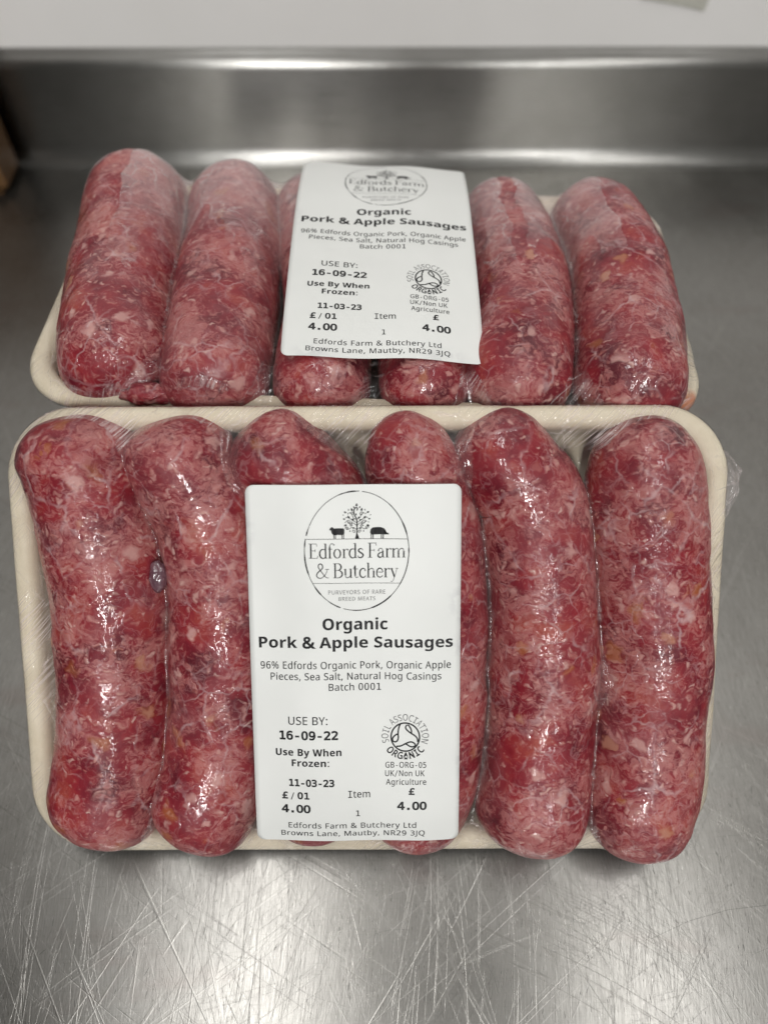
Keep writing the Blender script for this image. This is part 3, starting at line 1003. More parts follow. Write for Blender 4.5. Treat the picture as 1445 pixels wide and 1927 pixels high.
# ------------------------------------------------------------------ labels
GLYPHS = '''
r% 559 131 185,102 190,77 203,58 225,44 255,36 292,33 336,36 380,43 417,56 447,75 469,100 482,131 486,161 482,186 469,206 447,220 417,229 380,232 336,229 292,221 255,207 225,188 203,162 190;120 0,386 480,438 480,172 0;131 228,160 240,177 276,183 336,177 397,160 433,131 445,115 442,103 433,94 417,87 396,83 369,82 336,83 304,87 276,94 255,103 240,115 231;424 -7,395 -2,371 11,352 33,338 63,329 100,326 144,329 188,337 225,350 255,369 277,393 290,424 294,455 290,480 277,499 255,514 225,522 188,525 144,522 100,514 63,501 33,481 11,456 -2;424 36,453 48,470 84,476 144,470 204,453 240,424 252,409 249,397 240,387 225,381 204,377 177,375 144,377 111,381 84,387 63,397 48,409 39
r& 492 187 -7,144 -3,107 9,77 28,54 54,40 86,36 125,39 157,48 185,63 208,84 228,109 248,139 266,99 318,89 337,83 359,81 382,84 413,95 439,114 459,139 475,169 484,204 487,237 484,266 475,289 460,306 439,317 414,320 383,317 357,308 333,293 312,273 293,250 275,224 258,354 133,382 181,401 240,461 240,434 160,422 136,408 115,392 95,490 0,410 0,352 56,330 39,307 24,281 11,254 1,222 -5;188 293,245 336,254 350,260 366,262 383,260 399,255 412,246 423,234 432,219 437,202 439,185 437,169 432,156 424,146 413,140 399,138 383,140 367,144 352,151 338;189 46,216 47,241 52,263 60,314 93,175 229,118 185,106 169,100 150,97 127,100 104,108 84,122 68,141 56,163 48
r, 180 28 -87,47 -3,61 78,124 78,129 71,104 -8,71 -87
r- 429 124 224,305 224,305 167,124 167
r/ 429 310 520,376 520,102 -66,36 -66
r3 429 270 278,302 267,328 251,349 230,364 205,373 176,376 143,370 99,354 62,327 31,291 8,247 -6,194 -10,121 -3,48 16,48 86,118 58,186 49,222 52,251 61,275 75,292 95,303 120,306 150,303 179,292 202,275 222,252 237,224 246,191 249,138 249,138 307,191 307,221 309,246 316,267 328,282 344,291 364,294 387,291 412,283 432,269 449,249 461,225 468,197 470,133 463,63 442,63 507,138 524,197 529,244 525,284 512,318 491,343 463,358 429,364 390,361 363,353 339,340 319,321 301,298 288
r6 429 345 508,345 444,298 463,247 470,206 464,172 448,146 420,126 381,115 332,111 272,124 293,139 311,157 325,178 335,201 342,225 344,272 339,310 323,342 298,365 262,378 219,383 167,378 115,364 71,341 36,308 10,269 -5,221 -10,166 -3,122 19,88 55,65 106,51 175,46 259,52 340,69 407,97 460,136 499,185 522,244 529,295 524;220 289,192 285,168 274,149 256,135 232,126 202,123 167,126 131,135 102,149 77,168 59,192 49,220 45,248 48,272 59,290 76,303 100,311 130,314 167,311 204,303 234,290 258,272 275,248 285
r9 429 208 231,235 234,259 245,278 263,292 287,301 317,304 352,301 388,292 418,278 442,259 460,235 471,208 474,179 471,156 461,137 443,124 420,116 389,114 352,116 315,124 285,137 261,155 244,179 234;82 11,82 76,129 56,180 49,221 55,255 71,282 99,301 138,312 188,316 248,303 226,288 208,270 194,249 184,227 178,202 175,156 181,117 196,85 222,63 257,49 301,44 353,49 405,63 448,87 483,119 509,158 524,206 529,261 522,305 500,339 464,362 412,376 344,381 259,375 179,358 112,330 59,291 21,242 -2,183 -10,132 -5
r: 180 89 278,60 289,54 297,50 309,48 324,50 339,54 351,60 359,89 369,119 359,126 351,130 339,132 324,130 309,126 297,119 289;89 -9,60 1,54 10,50 22,48 36,50 51,54 63,60 71,89 81,119 71,126 63,130 51,132 36,130 22,126 10,119 1
rA 430 0 0,187 482,242 482,428 0,366 0,308 148,118 148,61 0;138 202,290 202,236 347,230 367,221 396,214 419,203 378,193 347
rB 437 65 0,65 480,202 480,257 477,303 468,338 453,364 431,379 400,384 361,382 334,374 311,361 290,343 274,320 262,293 255,293 251,348 234,363 224,376 212,386 197,394 180,399 160,400 136,395 96,380 63,356 36,322 16,282 4,234 0;126 275,214 275,251 278,279 284,299 295,312 310,319 330,322 354,319 378,309 397,294 411,272 420,242 426,205 428,126 428;126 51,222 51,261 54,290 62,311 76,325 94,333 116,336 141,333 165,324 185,310 202,288 215,257 222,218 225,126 225
rC 425 261 -7,215 -3,174 7,139 24,109 46,85 75,65 109,52 149,44 192,41 240,44 287,53 330,67 368,88 403,114 431,146 455,183 472,225 483,271 486,320 483,364 474,404 458,379 407,330 425,271 433,223 427,182 410,149 381,124 343,110 296,105 240,109 184,123 137,146 98,178 69,219 52,270 46,330 52,385 65,385 13,329 -2
rD 491 65 0,65 480,213 480,259 477,301 468,338 453,371 432,398 406,420 374,436 336,446 293,449 244,442 170,420 109,383 61,333 27,272 7,199 0;126 52,191 52,299 73,364 136,385 242,380 301,364 348,338 383,302 408,258 423,204 428,126 428
rE 374 65 0,65 480,333 480,333 426,126 426,126 277,321 277,321 224,126 224,126 53,333 53,333 0
rF 349 65 0,65 480,333 480,333 426,126 426,126 257,320 257,320 203,126 203,126 0
rG 489 271 -7,224 -3,182 7,145 23,114 46,88 74,67 108,53 148,44 191,41 240,44 288,54 331,71 370,93 404,121 433,155 456,195 473,240 483,289 486,366 479,433 458,410 406,352 425,286 433,233 427,188 410,152 381,125 343,109 296,104 240,106 203,112 169,123 139,137 112,157 89,181 70,210 57,245 48,285 46,338 49,379 57,379 199,273 199,273 253,439 253,439 18,361 -1
rH 498 65 0,65 480,126 480,126 277,371 277,371 480,432 480,432 0,371 0,371 224,126 224,126 0
rI 429 70 520,359 520,359 461,250 461,250 59,359 59,359 0,70 0,70 59,179 59,179 461,70 461
rJ 184 -3 -128,-31 -125,-52 -119,-52 -68,-30 -73,-4 -75,28 -68,52 -44,62 3,62 480,122 480,122 7,118 -35,107 -69,88 -95,63 -113,32 -124
rK 416 65 0,65 480,126 480,126 243,167 289,208 334,338 480,408 480,218 271,416 0,345 0,175 229,126 186,126 0
rL 352 65 0,65 480,126 480,126 54,335 54,335 0
rM 610 65 0,65 480,154 480,302 87,305 87,455 480,544 480,544 0,484 0,484 295,486 364,489 420,486 420,326 0,277 0,119 420,116 420,120 364,121 291,121 0
rN 511 65 0,65 480,135 480,391 83,394 83,392 115,390 162,389 209,389 480,445 480,445 0,375 0,118 398,116 398,119 340,121 268,121 0
rO 525 263 -7,216 -3,174 7,139 24,109 48,84 76,65 111,52 150,44 193,41 241,44 288,52 331,65 370,84 404,109 433,139 456,174 473,216 483,263 487,309 484,349 473,384 456,414 433,439 405,458 370,472 331,481 288,484 240,481 193,472 150,458 110,439 76,414 47,384 24,349 7,308 -3;263 46,312 51,352 69,382 98,403 137,416 184,420 240,416 297,403 344,382 382,352 411,313 428,263 434,214 428,174 411,143 382,122 344,109 297,105 240,109 184,122 137,143 98,173 69,213 51
rP 407 65 0,65 480,192 480,249 475,295 463,329 443,353 415,367 380,372 338,370 313,364 288,354 264,340 243,320 224,294 208,263 196,225 189,181 187,126 187,126 0;126 238,174 238,216 241,250 248,276 261,295 279,306 304,310 336,306 364,296 387,280 405,257 418,225 425,187 428,126 428
rQ 525 372 -114,279 -6,270 -7,263 -7,216 -3,174 7,139 24,109 48,84 76,65 111,52 150,44 193,41 241,44 288,52 331,65 370,84 404,109 433,139 456,174 473,216 483,263 487,309 484,349 473,384 456,414 433,439 405,458 370,472 331,481 288,484 240,480 185,468 135,448 91,421 54,386 25,344 5,459 -114;263 46,312 51,352 69,382 98,403 137,416 184,420 240,416 297,403 344,382 382,352 411,313 428,263 434,214 428,174 411,143 382,122 344,109 297,105 240,109 184,122 137,143 98,173 69,213 51
rR 418 65 0,65 480,197 480,252 476,296 464,329 446,353 419,367 385,372 343,370 319,366 298,358 279,348 264,336 250,322 239,276 215,408 0,337 0,221 198,126 198,126 0;126 249,197 249,233 252,261 259,283 272,298 290,307 313,310 340,306 369,297 391,281 407,259 418,230 425,194 427,126 427
rS 369 166 -7,91 -1,34 16,34 74,94 54,169 46,201 48,228 55,249 66,265 82,274 101,277 123,267 163,232 192,164 222,126 238,96 256,72 276,54 300,44 329,40 364,42 388,49 410,60 429,74 446,92 460,114 471,138 480,165 485,193 486,266 479,326 459,307 408,253 426,192 433,165 431,142 425,124 414,112 400,104 383,101 363,111 323,144 294,206 267,278 233,296 221,310 207,322 191,330 173,335 152,337 128,332 89,317 56,291 29,256 9,215 -3
rT 374 156 0,156 426,7 426,7 480,366 480,366 426,217 426,217 0
rU 491 243 -7,188 -1,143 15,107 42,81 78,66 121,60 171,60 480,121 480,121 169,124 133,135 102,152 78,176 60,208 49,246 46,286 50,317 61,341 80,357 106,367 135,370 169,370 480,430 480,430 169,428 137,421 107,410 80,394 55,373 34,348 16,318 4,283 -4
rV 403 171 0,0 480,63 480,171 172,189 117,201 67,214 117,232 173,339 480,403 480,232 0
rY 381 160 0,160 183,0 480,66 480,190 244,315 480,380 480,220 186,220 0
ra 377 144 -7,114 -4,86 5,63 19,45 40,34 67,31 100,36 133,50 161,73 183,106 200,150 210,203 215,265 217,265 238,262 265,256 286,245 301,230 311,212 316,190 318,136 310,89 291,71 335,126 357,193 366,233 363,266 353,291 337,308 314,319 283,322 245,322 0,279 0,268 51,265 51,249 33,233 19,216 7,196 0,173 -5;158 41,187 44,212 52,234 66,251 86,261 112,264 144,264 176,211 174,171 170,140 163,118 152,103 138,95 121,92 99,94 81,100 66,110 55,124 47,140 43
rb 414 228 -7,201 -5,178 0,158 9,142 20,128 32,116 46,111 46,99 0,57 0,57 510,116 510,116 386,115 344,113 312,116 312,128 327,142 339,158 351,178 359,201 364,228 366,269 361,305 345,335 319,358 283,372 237,376 180,372 123,358 77,335 40,305 14,269 -1;219 42,248 46,273 58,291 78,304 105,312 139,315 181,304 256,272 302,218 317,183 313,157 302,138 284,126 258,119 224,116 182,116 179,119 138,126 105,138 78,157 58,184 46
rc 323 201 -7,171 -5,143 2,117 13,93 28,74 48,58 73,46 103,39 138,37 178,39 220,47 256,59 286,76 311,96 332,119 347,146 358,174 365,206 367,259 361,300 347,282 298,244 310,204 315,145 300,110 254,98 179,101 139,110 105,124 79,144 60,170 48,201 44,253 50,294 65,294 13,254 -2
rd 414 185 -7,143 -2,107 14,77 40,55 76,41 123,37 179,41 236,55 283,78 319,108 346,144 361,185 367,211 365,234 360,254 351,297 314,301 314,299 339,297 367,297 510,356 510,356 0,308 0,300 48,297 48,285 34,271 21,254 9,234 0,211 -5;194 42,228 46,255 56,274 74,287 98,295 129,298 168,298 179,295 220,288 254,275 282,256 302,229 314,193 318,164 313,140 301,122 280,109 252,101 218,98 178,101 138,109 105,122 78,141 58,165 46
re 379 210 -7,177 -4,147 3,120 14,96 30,75 51,59 76,47 106,39 140,37 177,39 215,46 249,57 279,72 305,90 326,112 344,138 357,166 364,196 367,226 364,252 358,276 347,296 331,313 312,327 290,337 264,343 235,345 204,345 169,98 169,102 131,113 100,129 76,152 58,180 47,213 44,274 50,328 69,328 17,274 -1;99 216,283 216,280 244,273 269,262 290,245 306,223 315,195 318,169 315,147 306,129 291,114 271,105 245
rf 232 73 0,73 314,10 314,10 342,73 362,73 383,77 425,87 458,104 483,127 500,156 510,190 514,229 510,260 502,244 455,220 462,191 465,173 463,158 457,147 446,139 430,134 409,132 383,132 360,223 360,223 314,132 314,132 0
rg 414 195 -161,145 -159,102 -151,65 -138,65 -84,103 -100,148 -109,198 -112,227 -109,251 -100,271 -85,286 -65,295 -40,298 -11,298 3,298 27,300 48,297 48,268 17,231 -1,185 -7,142 -1,106 15,76 42,54 79,41 125,37 179,41 233,54 278,76 316,106 344,142 361,185 367,208 365,229 361,249 353,267 343,283 329,298 312,301 312,309 360,356 360,356 -6,352 -53,338 -92,317 -122,286 -144,245 -157;194 42,227 45,253 55,273 71,287 94,295 126,298 165,298 179,295 224,287 259,273 285,252 303,226 313,193 317,165 313,142 301,123 281,109 254,101 220,98 179,101 138,109 104,123 77,141 57,165 46
rh 416 57 0,57 510,116 510,116 361,113 310,117 310,130 327,146 341,164 352,185 360,206 364,229 366,269 363,302 352,328 335,346 310,357 276,361 234,361 0,302 0,302 230,293 278,266 307,222 317,186 313,158 302,139 283,126 257,119 225,116 186,116 0
ri 174 87 420,62 429,57 436,54 446,52 457,54 469,57 479,62 486,87 495,111 486,117 479,120 469,122 457,120 446,117 436,111 429;57 0,57 360,116 360,116 0
rk 359 57 0,57 510,116 510,116 244,115 216,113 185,116 185,128 201,144 221,158 238,273 360,343 360,197 206,353 0,281 0,156 168,116 132,116 0
rl 174 57 0,57 510,116 510,116 0
rm 628 57 0,57 360,105 360,113 311,117 311,129 328,144 342,162 353,182 361,202 365,223 367,273 360,310 340,333 306,336 306,350 325,366 340,386 352,407 360,429 365,452 367,489 363,520 353,543 335,560 310,570 277,574 234,574 0,515 0,515 232,507 279,483 308,442 317,410 314,385 304,367 287,355 264,347 234,345 199,345 0,286 0,286 232,278 279,253 308,212 317,180 313,155 302,137 283,125 258,118 226,116 187,116 0
rn 416 57 0,57 360,105 360,113 311,117 311,130 328,146 342,165 353,186 361,208 365,230 367,270 363,302 353,328 335,346 310,357 277,361 234,361 0,302 0,302 230,293 278,266 307,222 317,186 313,158 302,139 283,126 258,119 226,116 187,116 0
ro 407 202 -7,172 -4,143 3,117 15,94 32,75 53,58 79,46 109,39 143,37 181,42 236,57 282,82 318,116 345,156 361,204 367,236 364,264 357,290 345,314 328,333 307,349 282,361 252,368 218,370 181,365 126,350 79,325 42,291 15,250 -1;203 42,237 46,263 59,283 80,298 107,306 141,309 181,306 220,298 253,283 281,263 301,236 313,203 317,169 313,143 301,123 281,109 253,101 220,98 181,101 141,109 107,123 80,143 59,170 46
rp 414 57 -161,57 360,105 360,113 311,116 311,128 326,142 339,158 351,178 360,201 365,228 367,270 362,305 346,335 320,358 284,372 238,376 181,372 124,358 78,335 41,305 14,269 -1,228 -7,202 -5,179 0,159 9,116 46,112 46,115 17,116 -13,116 -161;219 42,240 44,258 50,273 60,286 74,296 90,305 110,315 181,312 220,304 253,291 280,272 301,248 313,218 317,185 314,159 303,140 286,127 262,119 231,116 192,116 181,119 140,126 106,138 78,157 58,184 46
rr 278 57 0,57 360,105 360,112 294,115 294,128 313,143 330,160 345,179 357,201 364,225 367,247 366,267 363,260 308,241 312,221 313,203 311,186 306,169 298,154 286,141 272,131 256,123 236,118 215,116 192,116 0
rs 322 148 -7,83 -1,35 16,35 70,87 50,149 41,176 43,198 47,214 55,225 66,232 79,234 94,227 118,200 140,146 164,86 191,48 223,40 237,36 253,34 271,38 299,51 323,72 342,99 356,132 364,169 367,231 360,284 343,264 296,216 312,165 318,143 317,124 313,110 307,99 298,93 287,91 275,99 249,129 229,183 206,242 180,279 147,286 133,290 118,291 99,287 67,274 41,253 20,224 5,189 -4
rt 243 167 -7,115 3,100 11,87 22,77 37,68 55,63 78,62 105,62 314,11 314,11 343,62 366,86 443,121 443,121 360,225 360,225 314,121 314,121 106,123 86,128 70,137 57,148 49,162 43,177 42,205 44,228 49,228 4,201 -4
ru 416 184 -7,144 -3,111 7,86 25,68 49,57 83,53 124,53 360,113 360,113 128,122 81,148 52,193 42,229 46,256 57,276 76,289 102,296 134,299 173,299 360,358 360,358 0,310 0,301 48,298 48,285 31,269 17,250 6,229 -1,207 -5
rw 528 106 1,7 361,69 361,118 169,132 110,142 61,144 61,151 89,159 125,169 158,232 361,297 361,359 158,373 108,383 62,385 62,395 108,410 169,460 361,520 361,420 1,351 1,289 203,274 258,265 299,262 299,253 258,238 203,173 1
ry 343 56 -161,28 -160,7 -156,7 -109,25 -111,47 -113,66 -111,83 -105,97 -95,108 -82,118 -67,127 -49,146 -1,1 360,64 360,142 155,160 104,172 57,175 57,187 101,206 156,279 360,343 360,187 -50,174 -81,157 -108,139 -131,116 -148,89 -158
r0 429 168 261,170 273,174 284,182 294,191 302,202 307,214 308,226 307,237 302,247 294,255 284,260 273,261 261,260 249,255 238,247 228,238 221,226 216,214 214,202 216,191 220,181 228,174 237,170 248;214 474,185 468,160 450,141 421,128 379,120 325,117 259,120 194,128 140,141 99,160 69,185 51,214 46,245 51,269 69,288 99,302 140,310 194,312 259,310 325,302 379,288 421,269 450,245 468;214 529,265 522,307 499,340 461,364 408,378 341,383 259,378 178,364 111,340 58,307 20,265 -3,214 -10,164 -3,122 20,89 58,65 111,51 178,46 259,51 341,65 408,89 461,122 499,164 522
r1 429 94 59,203 59,203 456,86 430,86 494,203 520,273 520,273 59,381 59,381 0,94 0
r2 429 130 59,369 59,369 0,53 0,53 59,167 180,234 255,281 323,288 341,292 359,293 377,290 404,282 427,268 445,248 459,225 467,197 470,131 459,57 424,57 495,128 521,196 529,244 525,284 511,319 489,345 459,360 423,365 382,364 360,358 338,350 315,337 292,321 268,299 242,243 179
r4 429 256 456,92 181,256 181;244 520,326 520,326 181,395 181,395 124,326 124,326 0,256 0,256 124,36 124,36 190
r5 429 72 520,335 520,335 461,136 461,136 333,166 341,197 344,247 338,290 322,325 296,351 260,367 217,372 167,367 116,350 73,323 37,285 11,240 -5,187 -10,111 -5,50 12,50 84,114 58,180 49,216 52,246 63,270 80,288 103,298 132,302 167,298 201,287 230,269 253,244 271,214 281,178 284,123 278,72 259
r7 429 48 520,376 520,376 490,190 0,116 0,297 461,48 461
r8 429 214 247,186 244,161 235,142 221,128 201,119 176,116 146,119 117,128 92,142 72,162 57,186 48,214 45,244 48,268 57,287 71,302 91,310 116,313 146,310 176,301 200,287 220,267 235,243 244;153 276,125 286,102 300,83 319,69 341,61 366,58 394,62 433,77 466,100 493,131 513,170 525,214 529,260 525,298 513,329 493,353 466,367 433,372 394,369 366,360 341,346 319,327 300,304 286,276 276,308 266,335 250,356 230,371 204,381 174,384 140,379 96,364 59,339 30,305 8,264 -6,214 -10,165 -6,124 7,90 29,65 59,51 96,46 139,49 174,58 204,73 230,94 250,121 266;128 388,130 362,138 341,150 324,167 312,189 305,214 302,241 305,262 312,279 324,292 341,299 362,302 388,299 414,292 436,279 453,262 465,241 472,214 475,189 472,167 465,150 452,138 435,130 414
r£ 429 380 509,380 445,337 468,291 476,263 472,240 462,222 444,210 420,203 387,200 346,200 271,329 271,329 221,200 221,200 59,387 59,387 0,48 0,48 59,131 59,131 221,61 221,61 271,131 271,131 354,135 408,148 452,169 486,199 510,237 524,284 529,331 524
r. 429 170 106,258 106,258 0,170 0
b& 492 187 -7,144 -3,107 9,77 28,54 54,40 86,36 125,39 157,48 185,63 208,84 228,109 248,139 266,99 318,89 337,83 359,81 382,84 413,95 439,114 459,139 475,169 484,204 487,237 484,266 475,289 460,306 439,317 414,320 383,317 357,308 333,293 312,273 293,250 275,224 258,354 133,382 181,401 240,461 240,434 160,422 136,408 115,392 95,490 0,410 0,352 56,330 39,307 24,281 11,254 1,222 -5;188 293,245 336,254 350,260 366,262 383,260 399,255 412,246 423,234 432,219 437,202 439,185 437,169 432,156 424,146 413,140 399,138 383,140 367,144 352,151 338;189 46,216 47,241 52,263 60,314 93,175 229,118 185,106 169,100 150,97 127,100 104,108 84,122 68,141 56,163 48
b: 180 89 278,60 289,54 297,50 309,48 324,50 339,54 351,60 359,89 369,119 359,126 351,130 339,132 324,130 309,126 297,119 289;89 -9,60 1,54 10,50 22,48 36,50 51,54 63,60 71,89 81,119 71,126 63,130 51,132 36,130 22,126 10,119 1
bA 464 0 0,169 482,293 482,463 0,354 0,319 114,144 114,109 0;170 199,295 199,259 311,251 340,240 375,232 407,223 374,212 336,204 311
bB 452 60 0,60 480,210 480,268 477,317 468,355 453,382 430,398 399,404 358,401 332,395 309,384 289,370 272,352 261,330 255,330 251,373 234,385 225,396 213,404 199,411 183,414 162,416 139,410 99,395 65,369 37,333 16,291 4,240 0;162 289,221 289,247 291,268 296,282 304,292 314,298 328,300 345,297 361,291 374,279 384,263 391,242 395,216 396,162 396;162 84,228 84,256 86,277 92,292 102,302 115,308 131,310 149,308 166,302 180,292 192,276 202,254 207,225 209,162 209
bF 369 60 0,60 480,335 480,335 396,161 396,161 273,323 273,323 189,161 189,161 0
bO 535 267 -7,218 -3,176 7,139 24,108 48,83 76,63 111,50 150,42 193,39 241,42 289,50 332,63 371,83 405,108 433,139 456,176 473,219 484,268 487,317 484,360 473,396 456,427 433,452 405,471 370,485 331,493 288,496 240,493 193,485 150,471 110,452 76,427 47,396 24,360 7,317 -3;267 79,307 83,338 98,361 122,376 154,386 194,389 240,386 287,376 327,361 359,338 383,307 398,268 402,229 398,198 383,175 359,159 327,149 287,146 240,149 194,159 154,175 122,198 98,229 83
bP 422 60 0,60 480,214 480,270 475,315 462,349 440,373 410,387 373,392 330,390 303,384 276,374 252,360 229,340 209,316 193,286 180,249 173,206 171,162 171,162 0;162 254,195 254,222 256,245 261,264 271,278 285,286 303,289 326,280 365,253 388,208 396,162 396
bS 371 167 -7,118 -4,73 6,31 22,31 117,102 90,126 83,150 79,175 77,197 79,215 84,228 92,237 102,242 114,244 128,241 145,232 160,217 172,150 207,114 225,77 253,48 293,41 310,38 329,36 350,41 390,56 423,80 450,113 470,152 482,199 486,270 478,341 453,308 373,249 394,195 402,178 400,163 396,151 388,143 378,137 367,136 353,138 337,146 324,158 313,226 277,289 241,305 227,318 212,329 196,337 178,342 157,343 133,338 93,323 59,297 31,262 10,219 -2
bU 508 252 -7,193 -1,145 15,107 42,79 78,63 121,57 171,57 480,158 480,158 186,161 151,169 123,183 103,201 89,225 81,255 79,285 81,309 90,327 105,339 126,347 153,349 187,349 480,451 480,451 169,448 137,441 107,429 80,412 55,390 34,363 16,331 4,294 -4
bW 650 122 0,0 480,100 480,161 218,170 179,179 132,185 92,191 132,199 177,207 211,277 480,373 480,443 211,450 177,459 132,465 92,471 132,480 179,488 218,549 480,649 480,527 0,412 0,347 252,342 274,335 306,328 339,324 364,321 339,314 307,308 274,302 251,238 0
ba 406 142 -7,111 -4,84 6,60 22,43 44,32 73,28 109,33 145,46 174,69 196,101 212,142 222,192 226,256 228,256 244,254 262,249 276,241 287,229 294,215 299,199 300,146 292,95 273,62 341,128 365,203 374,248 371,286 360,316 342,338 317,351 285,355 244,355 0,285 0,266 50,263 50,247 32,231 17,214 7,194 -1,170 -5;179 66,200 69,218 75,234 86,246 100,253 118,256 140,256 170,217 169,188 166,166 160,150 151,139 139,133 125,131 109,132 95,137 84,144 76
bc 346 201 -7,151 -2,109 13,75 39,50 75,35 122,30 181,33 223,40 260,53 291,70 317,91 337,117 353,145 364,176 371,210 373,276 366,324 349,295 271,251 287,210 293,167 281,141 244,132 182,135 148,141 121,153 101,168 86,187 77,210 75,266 83,313 106,313 21,265 0
be 397 218 -7,183 -4,151 2,121 14,95 30,73 50,54 76,41 106,33 141,30 181,33 221,40 257,52 288,69 314,89 335,113 352,140 364,170 371,203 373,251 369,291 354,324 330,348 297,363 256,368 207,368 158,132 158,135 132,143 110,157 92,175 79,197 71,223 68,287 75,347 97,347 19,290 0;134 225,274 225,272 246,266 265,257 280,243 293,226 300,204 302,186 300,170 294,156 283,145 269,138 249
bg 426 189 -161,117 -156,52 -140,52 -60,98 -75,146 -85,195 -88,238 -79,264 -51,273 -5,273 3,274 26,275 48,273 48,259 30,244 16,228 6,209 -1,190 -5,169 -7,128 -1,94 16,67 43,46 81,34 127,30 183,34 238,47 285,68 323,96 351,131 368,171 373,213 367,249 350,277 320,280 320,288 367,373 367,373 -1,368 -49,352 -89,326 -120,291 -143,245 -157;204 72,227 74,246 82,261 94,271 112,277 137,279 170,279 182,277 218,271 246,261 267,247 281,227 289,203 292,164 280,140 243,132 181,140 121,164 84
bh 442 52 0,52 510,152 510,152 406,151 355,148 320,153 320,166 337,181 350,198 361,217 368,238 372,259 373,296 370,328 359,355 342,375 316,387 282,391 239,391 0,291 0,291 214,284 258,265 285,232 293,205 290,184 280,170 262,160 238,154 209,152 173,152 0
bi 205 103 412,88 414,75 417,64 423,55 432,50 445,48 461,50 478,55 491,64 500,103 510,141 500,150 491,155 478,157 461,155 445,150 432,141 423;52 0,52 367,152 367,152 0
bk 417 52 0,52 510,152 510,152 282,151 241,147 199,148 199,169 228,192 255,295 367,408 367,262 208,416 0,301 0,195 148,152 114,152 0
bl 205 52 0,52 510,152 510,152 0
bn 442 52 0,52 367,129 367,142 320,148 320,161 337,177 350,196 361,217 368,238 372,261 373,297 370,329 359,355 342,375 316,387 282,391 239,391 0,291 0,291 214,289 238,285 258,277 274,265 285,250 291,232 293,204 290,184 280,169 262,160 238,154 209,152 173,152 0
bo 416 207 -7,174 -4,144 3,116 15,91 32,70 54,53 80,40 111,33 145,30 184,36 240,51 287,78 324,114 352,157 368,209 373,242 371,272 364,300 351,325 334,346 313,363 287,375 257,383 223,385 184,380 128,364 81,337 43,302 15,258 -1;208 74,232 77,251 86,266 102,276 123,281 151,283 184,281 217,276 244,266 266,251 281,232 290,208 293,184 290,164 281,150 266,140 244,134 217,132 184,134 151,140 123,150 102,164 86,184 77
bp 426 52 -161,52 367,134 367,148 319,152 319,192 357,210 366,232 372,257 373,295 368,328 352,357 325,378 288,391 241,395 184,390 127,377 79,355 42,326 15,293 -1,254 -7,229 -5,208 0,191 8,152 40,147 40,152 -13,152 -161;226 75,247 78,263 87,276 103,286 125,291 152,293 185,285 245,262 281,224 293,201 291,183 283,170 269,161 250,155 226,152 195,152 185,154 152,159 125,168 103,182 87,201 78
br 305 52 0,52 367,128 367,143 305,148 305,160 323,175 339,192 353,212 364,234 371,257 373,275 373,291 371,283 277,270 279,254 280,205 271,190 264,178 254,167 242,159 227,154 208,152 187,152 0
bs 334 152 -7,86 -2,31 15,31 97,95 75,155 66,173 67,187 70,197 75,204 82,208 89,210 98,204 115,183 132,130 156,74 185,60 195,49 207,41 220,35 235,31 252,30 271,35 303,48 328,70 348,99 362,134 371,175 373,240 367,304 345,274 273,223 292,174 300,149 297,135 289,130 275,135 260,157 244,206 223,261 196,275 187,286 175,296 162,303 147,307 129,308 109,304 75,291 46,269 23,238 7,199 -3
bu 442 181 -7,144 -3,112 7,86 25,66 51,54 85,50 128,50 367,150 367,150 152,152 129,157 109,165 93,176 82,191 75,210 73,237 77,258 87,272 104,281 128,287 158,289 194,289 367,389 367,389 0,312 0,299 47,293 47,280 30,264 16,245 6,225 -1,203 -5
by 383 74 -161,45 -160,23 -156,23 -77,41 -79,62 -81,82 -78,99 -72,112 -61,124 -48,133 -32,140 -15,146 3,0 367,109 367,179 161,187 130,191 97,193 97,198 130,207 161,275 367,382 367,227 -47,211 -82,191 -110,166 -133,138 -148,107 -158
bz 328 18 0,18 59,188 290,28 290,28 367,302 367,302 302,136 77,308 77,308 0
'''
GL = {}
for ln in GLYPHS.strip('\n').split('\n'):
    a, sp = ln[3:].split(' ', 1)
    sc_ = .92 if (ln[0] == 'r' and ln[1] in '0123456789I-./£') else 1.0
    if ln[:2] == 'r0':
        sp = ';'.join(sorted(sp.split(';'), key=lambda c: max(int(q.split()[1]) for q in c.split(',')) - min(int(q.split()[1]) for q in c.split(',')))[1:])      # plain zero, no inner stroke
    GL[ln[:2]] = (int(a) * sc_, [[(int(q.split()[0]) * sc_, int(q.split()[1]) * sc_) for q in s_.split(',')] for s_ in sp.split(';')])


def fill_contours(contours, offset=0.0):
    """filled flat letters from outlines -> (verts, faces)"""
    cu = bpy.data.curves.new('letters', 'CURVE')
    cu.dimensions = '2D'
    cu.fill_mode = 'BOTH'
    cu.offset = offset
    for c in contours:
        sp = cu.splines.new('POLY')
        sp.points.add(len(c) - 1)
        for p, q in zip(sp.points, c):
            p.co = (q[0], q[1], 0, 1)
        sp.use_cyclic_u = True
    ob = bpy.data.objects.new('letters', cu)
    col.objects.link(ob)
    dg = bpy.context.evaluated_depsgraph_get()
    me = ob.evaluated_get(dg).to_mesh()
    v = [(q.co.x, q.co.y) for q in me.vertices]
    f = [tuple(p.vertices) for p in me.polygons]
    ob.evaluated_get(dg).to_mesh_clear()
    bpy.data.objects.remove(ob)
    bpy.data.curves.remove(cu)
    return v, f


